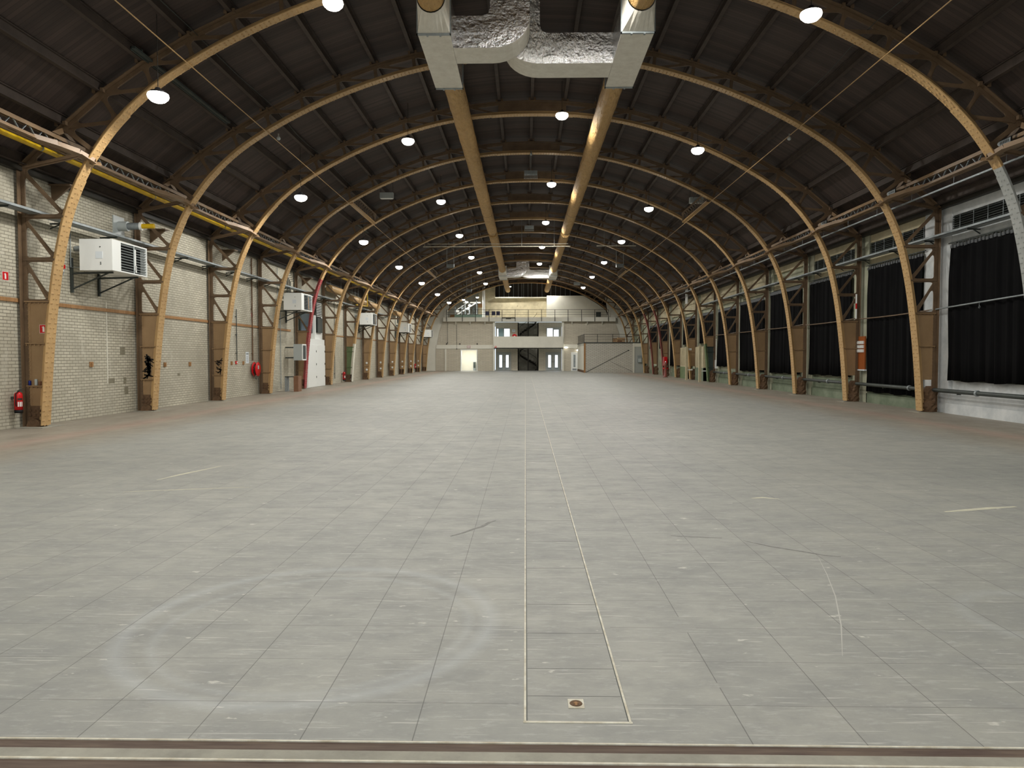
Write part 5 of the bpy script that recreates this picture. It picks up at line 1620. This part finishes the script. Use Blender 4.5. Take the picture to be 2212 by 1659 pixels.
    # wall lamps beside the white door
    for i, (px, py, Y) in enumerate(((1222.5, 750.5, YE - 0.1), (1247.5, 756.5, YE - 0.1))):
        t = thing('wall_lamp', ['larger glowing wall lamp right of the balcony', 'smaller glowing wall lamp above the white glazed door'][i], 'lamp', (gx(px), Y, gz(py)), 0, 'wall lamps by the white door')
        p = MB(); p.box(-0.15 + 0.05 * i, 0.15 - 0.05 * i, -0.02, 0.2, 0.05, 0.1); p.build('housing', M['grey_metal'], t)
        p = MB(); p.lathe((0, 0.0, 0), [(0.0, -0.10), (0.16 - 0.05 * i, -0.06), (0.2 - 0.07 * i, 0.0), (0.15 - 0.05 * i, 0.05)], 16); p.build('globe', M['glow'], t)
    # ------------- brick room on the right
    Y1 = 74.5
    k = lambda px: gx(px, Y1)
    kz = lambda py: gz(py, Y1)
    t = thing('brick_room', 'low white brick room with a flat roof terrace at the right end', 'room', (0, 0, 0))
    w = MB(); w.box(k(1262.5), k(1366), Y1, Y1 + 0.2, 0, kz(741.5)); w.build('brick_front', M['white_block'], t)
    w = MB(); w.box(k(1261), k(1264.5), Y1 - 0.05, Y1 + 0.2, 0, kz(741)); w.build('corner_post', M['wood'], t)
    w = MB(); w.box(k(1261) , k(1261) + 0.15, Y1 + 0.2, YE + 0.0, 0.25, kz(741.5)); w.build('side_wall', M['plaster'], t)
    w = MB(); w.box(k(1261) - 0.02, k(1261) + 0.15, Y1 + 0.2, YE + 0.0, 0.0, 0.25); w.build('plinth', M['rust'], t)
    w = MB(); w.box(k(1260.5), XR - 0.35, Y1 - 0.08, YE - 0.02, kz(741.5), kz(739.5)); w.build('roof_slab', M['dark_pipe'], t)
    w = MB(); w.box(k(1366), k(1369.5), Y1 - 0.06, Y1 + 0.2, 0, kz(741.5)); w.build('pilaster', M['plaster'], t)
    w = MB(); w.box(k(1369.5), k(1391), Y1, Y1 + 0.2, 0, kz(749)); w.build('grey_panel', M['grey_door'], t)
    w = MB(); w.box(k(1369.5), k(1391), Y1 - 0.03, Y1 + 0.2, kz(749), kz(741.5)); w.build('lintel', M['plaster'], t)
    w = MB(); w.tube([(k(1265), Y1 - 0.03, kz(804)), (k(1356), Y1 - 0.03, kz(757))], 0.022, 6); w.box(k(1355), k(1358), Y1 - 0.06, Y1, kz(758), kz(756)); w.build('diagonal_brace', M['dark_pipe'], t)
    w = MB(); w.tube([(k(1318), Y1 - 0.02, kz(781)), (k(1366), Y1 - 0.02, kz(803))], 0.010, 6); w.build('thin_wire', M['dark_pipe'], t)
    t = thing('terrace_railing', 'dark railing around the brick room roof terrace', 'railing', (0, 0, kz(739.5)))
    H = kz(722) - kz(739.5)
    for px in (1261, 1290, 1322.5, 1353, 1380):
        p = MB(); p.box(k(px) - 0.025, k(px) + 0.025, Y1 - 0.03, Y1 + 0.03, 0, H); p.build('post', M['dark_steel'], t)
    p = MB(); p.box(k(1261), k(1385), Y1 - 0.025, Y1 + 0.025, H - 0.04, H)
    for f in (0.33, 0.66): p.box(k(1261), k(1385), Y1 - 0.01, Y1 + 0.01, H * f, H * f + 0.02)
    p.box(k(1261) - 0.025, k(1261) + 0.025, Y1, YE - 0.1, H - 0.04, H)
    p.build('rail', M['dark_steel'], t)
    for i in range(8):
        p = MB(); y = Y1 + 0.3 + i * 1.08; p.box(k(1261) - 0.02, k(1261) + 0.02, y, y + 0.05, -0.35, H); p.build('side_post', M['dark_steel'], t)
    for i, (a, b, y0, hh) in enumerate(((1325, 1335, 75.3, 0.42), (1336, 1352, 75.5, 0.5), (1334, 1344, 75.1, 0.22))):
        t = thing('wooden_crate', ['left pale wooden crate on the roof terrace', 'wide pale wooden crate on the roof terrace', 'small low wooden crate before the others on the terrace'][i], 'crate', (k(a), y0, kz(739.5)), 0, 'wooden crates on the terrace')
        wd = k(b) - k(a)
        dd = 0.5 if i < 2 else 0.18
        p = MB(); p.box(0, wd, 0, dd, 0, hh); p.build('body', M.setdefault('pale_wood', mat('pale_wood', (0.84, 0.72, 0.55), 0.7)), t)
        p = MB()
        for z in (0.02, hh / 2 - 0.03, hh - 0.08): p.box(-0.01, wd + 0.01, -0.015, 0, z, z + 0.06)
        p.build('batten', M['brown_box'], t)
    t = thing('distribution_box', 'grey electrical box on the panel right of the brick room', 'electrical box', (k(1376), Y1 - 0.25, kz(783)))
    p = MB(); p.box(0, 0.42, 0, 0.24, 0, 0.72); p.build('casing', M['galv'], t)
    p = MB(); p.box(0.04, 0.38, -0.02, 0, 0.05, 0.4); p.build('door', M['grey_metal'], t)
    p = MB(); p.tube([(0.42, 0.1, 0.5), (0.62, 0.1, 0.3), (0.62, 0.1, -0.4)], 0.06, 8); p.build('cable_loop', M['black'], t)
    # ------------- gallery level: rooms behind the railing
    Yg = 90.0
    a = lambda px: gx(px, Yg)
    az = lambda py: gz(py, Yg)
    zf = gz(686)
    w = MB()
    w.box(a(1033), a(1182), Yg, Yg + 0.2, zf, az(644))
    w.prism([(a(1034), az(644)), (a(1070), az(644)), (a(1070), az(617.5)), (a(1034), az(632.5))], 'y', Yg, Yg + 0.2)
    g = struct(w.build('wall_gallery', M['beam_cream']))
    p = MB(); p.box(a(1070), a(1182), Yg - 0.8, Yg, az(645), az(643.3)); p.build('ledge', M['plaster'], g)
    p = MB(); p.box(a(1109), a(1126), Yg - 0.03, Yg, zf, az(652)); p.box(a(1049), a(1060), Yg - 0.03, Yg, zf, az(653)); p.build('flush_door', M['beam_cream'], g)
    p = MB(); p.box(a(1117), a(1119), Yg - 0.05, Yg - 0.03, az(662), az(661)); p.build('door_window', M['dark_steel'], g)
    # right hand white box room
    Yr = 87.6
    w = MB(); q = lambda px: gx(px, Yr); qz = lambda py: gz(py, Yr)
    w.prism([(q(1181), zf), (q(1181), qz(639.5)), (q(1259), qz(639.5)), (q(1286), qz(655)), (q(1306), qz(669)), (q(1316), zf)], 'y', Yr, Yr + 0.15)
    w.box(q(1181), q(1181) + 0.15, Yr + 0.15, Yg, zf, qz(639.5))
    w.box(q(1181), q(1255), Yr + 0.15, Yf_(), qz(639.5) - 0.1, qz(639.5))
    o = struct(w.build('wall_box_room', M['plaster']))
    p = MB(); p.box(q(1286.5), q(1297), Yr - 0.04, Yr, qz(685), qz(674.5)); p.build('vent_opening', M['dark_pipe'], o)
    # dark panelled gable above
    w = MB()
    xs = [a(1070) + (a(1262) - a(1070)) * i / 24 for i in range(25)]
    for x0, x1 in zip(xs, xs[1:]):
        w.add([(x0, Yg + 1.0, az(645)), (x1, Yg + 1.0, az(645)), (x1, Yg + 1.0, roof_z(x1 - HC)), (x0, Yg + 1.0, roof_z(x0 - HC))], [(0, 1, 2, 3)])
    w.box(a(1070), a(1262), Yg + 1.0, Yg + 1.1, az(650), az(644))
    gb = struct(w.build('wall_gable', M['teal_paint'] if False else mat('dark_gable_panels', (0.20, 0.19, 0.175), 0.7)))
    for px in (1078, 1088.5, 1098.5, 1109, 1119.5, 1127, 1131, 1140.5, 1148, 1160.5, 1171, 1190, 1200.5, 1211, 1221.5, 1232):
        p = MB(); x = a(px); p.box(x - 0.03, x + 0.03, Yg + 0.9, Yg + 1.0, az(643.5), roof_z(x - HC) - 0.05); p.build('mullion', M['galv'], gb)
    # end closure
    w = MB(); w.box(XL, XR, YF, YF + 0.2, 5.5, 11.6); struct(w.build('wall_outer', M['plaster']))
    # steel column, tank, chairs, machinery on the left of the gallery
    t = thing('steel_column', 'white round column on the left of the gallery', 'column', (gx(1045, 87), 87.0, zf))
    p = MB(); p.tube([(0, 0, 0), (0, 0, roof_z(gx(1045, 87) - HC) - zf)], 0.17, 14); p.build('shaft', M['white_metal'], t)
    p = MB(); p.box(-0.25, 0.25, -0.25, 0.25, 0, 0.05); p.build('base_plate', M['grey_metal'], t)
    labs = ['leftmost dark blue chair by the white column on the gallery', 'middle dark blue chair on the gallery', 'rightmost dark blue chair on the gallery']
    for i, px in enumerate((1052.5, 1066, 1076)):
        t = thing('gallery_chair', labs[i], 'chair', (gx(px, 86.5), 86.5, zf), 0, 'dark blue gallery chairs')
        cm = M.setdefault('chair_blue', mat('chair_blue', (0.27, 0.28, 0.38), 0.7))
        p = MB(); p.box(-0.22, 0.22, -0.22, 0.22, 0.42, 0.48); p.build('seat', cm, t)
        p = MB(); p.box(-0.22, 0.22, 0.18, 0.23, 0.52, 0.92); p.build('backrest', cm, t)
        for sx in (-0.2, 0.2):
            for sy in (-0.2, 0.2):
                p = MB(); p.tube([(sx, sy, 0), (sx, sy, 0.42 if sy < 0 else 0.55)], 0.014, 6); p.build('leg', M['galv'], t)
    t = thing('display_case', 'long pale green glass case behind the gallery railing', 'case', (gx(982, 85), 85.0, zf))
    L = gx(1041, 85) - gx(982, 85)
    p = MB(); p.box(0, L, 0, 0.7, 0, 0.42); p.build('body', mat('pale_green_case', (0.66, 0.78, 0.72), 0.4), t)
    p = MB(); p.box(-0.02, L + 0.02, -0.02, 0.72, 0.42, 0.46); p.build('top', M['grey_metal'], t)
    t = thing('stage_machine', 'cluttered grey machine frame with pipes on the left of the gallery', 'machine', (gx(1005, 87.5), 87.5, zf))
    rnd = random.Random(5)
    p = MB()
    for x, z0_, z1_ in ((-1.2, 0, 1.5), (0.0, 0, 2.0), (0.5, 0, 2.1), (1.4, 0, 2.3), (-0.4, 0, 1.7)):
        p.box(x - 0.05, x + 0.05, -0.05, 0.05, z0_, z1_); p.box(x - 0.05, x + 0.05, 0.75, 0.85, z0_, z1_)
    p.build('upright', M['galv'], t)
    p = MB(); p.bar((-1.1, 0, 0.5), (1.5, 0, 2.1), 0.08, 0.14); p.bar((-1.1, 0, 1.1), (0.2, 0, 1.95), 0.05, 0.08); p.box(-0.2, 1.9, -0.05, 0.05, 1.95, 2.1); p.build('sloping_beam', M['white_metal'], t)
    for i in range(9):
        p = MB(); x = rnd.uniform(-1.0, 1.2); z = rnd.uniform(0.5, 1.5); s_ = rnd.uniform(0.08, 0.2)
        p.box(x - s_, x + s_, 0.05, 0.6, z - s_ * 0.7, z + s_ * 0.7); p.build('motor_box', M[['galv', 'dark_pipe', 'white_metal'][i % 3]], t)
    p = MB()
    for i in range(8):
        x = rnd.uniform(-1.1, 1.2); p.tube([(x, -0.02, 0.45), (x, -0.02, 1.0 + 0.8 * rnd.random()), (x + 0.4, -0.02, 1.9)], 0.03, 6)
    p.build('pipework', M['dark_pipe'], t)
    t = thing('stacked_timber', 'stack of brown boards at the far left of the gallery', 'boards', (gx(976, 86.0), 86.0, zf))
    for i in range(5):
        p = MB(); p.box(-0.35 + 0.05 * i, 0.75 - 0.03 * i, 0, 0.9, i * 0.10, i * 0.10 + 0.08); p.build('board', M['wood'], t)
    t = thing('notice_board', 'small wooden board on the pale wall left of the white column', 'board', (gx(1038, 89.9), 89.95, gz(661, 90)))
    p = MB(); p.box(-0.3, 0.3, -0.03, 0, -0.2, 0.2); p.build('panel', M['wood'], t)
    p = MB(); p.box(-0.32, 0.32, -0.035, -0.03, 0.18, 0.22); p.build('top_edge', M['brown_box'], t)
    lamps = [(1001.5, 648, 86.2, 'left round floodlight above the gallery machine'), (1008, 652.5, 86.4, 'lower bright floodlight above the gallery machine'), (1031.5, 643, 86.6, 'oval floodlight left of the white column'), (1015, 660, 86.9, 'round floodlight inside the gallery machine')]
    for px, py, Y, lab in lamps:
        t = thing('floodlight', lab, 'lamp', (gx(px, Y), Y, gz(py, Y)), 0, 'floodlights on the gallery')
        p = MB(); p.lathe((0, 0, 0), [(0.0, 0.16), (0.12, 0.14), (0.2, 0.03), (0.0, 0.03)], 16); p.build('reflector', M['grey_metal'], t)
        p = MB(); p.lathe((0, 0, 0), [(0.19, 0.03), (0.15, -0.06), (0.0, -0.10)], 16); p.build('lens', M['lens'], t)
        p = MB(); p.tube([(0, 0, 0.15), (0, 0, roof_z(gx(px, Y) - HC) - gz(py, Y) - 0.005)], 0.012, 6); p.build('hanging_rod', M['galv'], t)
        ld = bpy.data.lights.new('floodlight_light', 'SPOT'); ld.spot_size = 2.9; ld.spot_blend = 0.4; ld.shadow_soft_size = 0.18; ld.energy = 45; ld.color = (1, 0.98, 0.93)
        link('light_source', ld, t, (0, 0, -0.12))
    for i, (px, py) in enumerate(((1102, 620), (1181, 618.5))):
        Y = 87.6 if i == 0 else 86.9
        t = thing('ridge_spot', ['left small round lamp beside the end of the left duct', 'right small round lamp beside the end of the right duct'][i], 'lamp', (gx(px, Y), Y, gz(py, Y)), 0, 'small lamps over the gallery')
        p = MB(); p.lathe((0, 0, 0), [(0.0, 0.14), (0.08, 0.13), (0.13, 0.02), (0.0, 0.02)], 16); p.build('reflector', M['grey_metal'], t)
        p = MB(); p.lathe((0, 0, 0), [(0.13, 0.02), (0.10, -0.05), (0.0, -0.08)], 16); p.build('lens', M['lens'], t)
        p = MB(); p.tube([(0, 0, 0.13), (0, 0, roof_z(gx(px, Y) - HC) - gz(py, Y) - 0.005)], 0.012, 6); p.build('hanging_rod', M['galv'], t)
        ld = bpy.data.lights.new('spot_light', 'SPOT'); ld.spot_size = 2.8; ld.spot_blend = 0.5; ld.shadow_soft_size = 0.12; ld.energy = 520; ld.color = (1, 0.98, 0.93)
        link('light_source', ld, t, (0, 0, -0.1))
    # wall conduits and detectors on the left facing block
    for i, (px, y0, y1) in enumerate(((966.5, 696, 741), (986.5, 700, 754))):
        p = MB(); p.tube([(0, 0, gz(y1)), (0, 0, gz(y0))], 0.018, 6); p.box(-0.05, 0.05, -0.03, 0.05, gz(y1) - 0.04, gz(y1) + 0.08)
        tag(p.build('wall_conduit', M['dark_pipe'], loc=(gx(px), YE + 0.04, 0)), ['left thin conduit down the end wall blocks', 'right thin conduit down the end wall blocks'][i], 'conduit', 'conduits on the end wall')
    for i, px in enumerate((965, 993.5, 1031)):
        p = MB(); p.box(-0.05, 0.05, -0.10, 0.02, -0.07, 0.07); p.box(-0.07, 0.03, -0.13, -0.08, -0.02, 0.06)
        tag(p.build('camera_box', M['dark_steel'], loc=(gx(px), YE + 0.06, gz(743))), ['leftmost small black box above the white band on the end wall', 'middle small black box above the white band on the end wall', 'rightmost small black box above the white band on the end wall'][i], 'device', 'small black boxes on the end wall')
    b = MB(); b.box(gx(942), gx(1065), YE + 0.03, YE + 0.15, gz(753.5), gz(745)); b.box(gx(1218), gx(1262), YE + 0.03, YE + 0.15, gz(752.5), gz(744)); b.build('string_course', M['plaster'], we)


def Yf_(): return YF - 0.05


# ------------------------------------------------------------------ floor details
def build_floor_details():
    # service channel edging
    t = MB()
    for x, w in ((0.0, 0.008), (0.478, 0.009)):
        t.box(x - 0.006, x + 0.005, 3.20, 60.0, -0.05, 0.004, 0)
        d_ = 1 if x == 0 else -1
        t.box(min(x + d_ * 0.006, x + d_ * 0.010), max(x + d_ * 0.006, x + d_ * 0.010), 3.20, 60.0, -0.05, 0.0015, 1)
    t.box(-0.008, 0.487, 3.19, 3.205, -0.05, 0.0025, 0)
    y = 3.42
    gaps = [3.45, 3.76, 4.25, 4.75]
    while gaps[-1] < 40: gaps.append(gaps[-1] + 0.82)
    for g_ in gaps: t.box(0.012, 0.466, g_ - 0.0014, g_ + 0.0014, -0.05, 0.0008, 2)
    struct(t.build('trim_3', [M['lighttrim'], M['dark_pipe'], mat('joint_grey', (0.43, 0.43, 0.42), 0.7)]))
    t = thing('floor_socket', 'small square floor box with a round brass cover near the front of the channel', 'floor socket', (0.243, 3.372, 0))
    p = MB(); p.box(-0.038, 0.038, -0.045, 0.045, -0.01, 0.003); p.build('frame', M['lighttrim'], t)
    p = MB(); p.lathe((0, 0, 0.003), [(0.0, 0.001), (0.022, 0.0015), (0.028, 0.003), (0.031, 0.0)], 24); p.build('round_cover', M['rust'], t)
    p = MB(); p.box(-0.012, 0.012, -0.003, 0.003, 0.004, 0.006); p.box(-0.006, 0.006, -0.02, 0.012, 0.004, 0.0055); p.build('grip', M['wood'], t)
    # leftover tape and paint strips on the floor: each a thin strip of its own
    def strip(pts, w, m, label, nm='tape_strip', cat='tape', grp='worn tape strips on the floor'):
        p = MB()
        rnd = random.Random(len(label))
        n = len(pts)
        L, R = [], []
        for i, (x, y) in enumerate(pts):
            a, b = pts[max(i - 1, 0)], pts[min(i + 1, n - 1)]
            d = Vector((b[0] - a[0], b[1] - a[1])).normalized()
            ww = w * (0.35 if i in (0, n - 1) else 1.0) * (0.8 + 0.4 * rnd.random())
            L.append((x - d.y * ww, y + d.x * ww)); R.append((x + d.y * ww, y - d.x * ww))
        for i in range(n - 1):
            p.prism([L[i], R[i], R[i + 1], L[i + 1]], 'z', 0.0002, 0.0012)
        tag(p.build(nm, m, fix=True), label, cat, grp)
    tape = mat('old_cream_tape', (0.80, 0.79, 0.70), 0.7, scale=9, col2=(0.72, 0.71, 0.65))
    dark = mat('dark_scuff', (0.44, 0.44, 0.43), 0.7, scale=14, col2=(0.56, 0.56, 0.54))
    strip([(-4.96, 9.5), (-4.86, 9.95), (-4.72, 10.4), (-4.62, 10.75)], 0.035, tape, 'cream tape strip on the left floor nearest the brick wall')
    strip([(-4.94, 8.66), (-4.4, 8.80), (-3.9, 8.92), (-3.48, 9.0)], 0.018, tape, 'long thin cream tape line on the left floor')
    strip([(4.49, 7.70), (4.8, 7.80), (5.1, 7.90), (5.43, 7.98)], 0.045, tape, 'broad cream tape strip on the right floor')
    strip([(2.65, 8.40), (2.80, 8.45), (2.96, 8.36)], 0.035, tape, 'short cream tape scrap right of the channel')
    strip([(-0.69, 6.56), (-0.58, 6.70), (-0.50, 6.84), (-0.42, 6.95), (-0.36, 7.12), (-0.30, 7.20)], 0.018, dark, 'dark curved skid mark left of the channel', 'skid_mark', 'skid mark', 'skid marks on the floor')
    strip([(1.35, 6.62), (1.5, 6.58), (1.65, 6.56), (1.80, 6.54)], 0.012, dark, 'short dark skid mark right of the channel', 'skid_mark', 'skid mark', 'skid marks on the floor')
    strip([(1.97, 6.45), (2.15, 6.25), (2.38, 6.08), (2.5, 5.98), (2.62, 5.94)], 0.013, dark, 'long dark skid mark on the right floor', 'skid_mark', 'skid mark', 'skid marks on the floor')
    strip([(2.42, 5.9), (2.30, 5.45), (2.15, 4.95), (1.95, 4.4), (1.76, 3.95)], 0.004, mat('pale_scratch', (0.72, 0.715, 0.69), 0.7), 'thin pale curved scratch on the right floor ending near the tyre ring', 'scratch_mark', 'scratch', 'scratches on the floor')


build_ducts()
build_left()
build_right()
build_roof_things()
build_end()
build_floor_details()
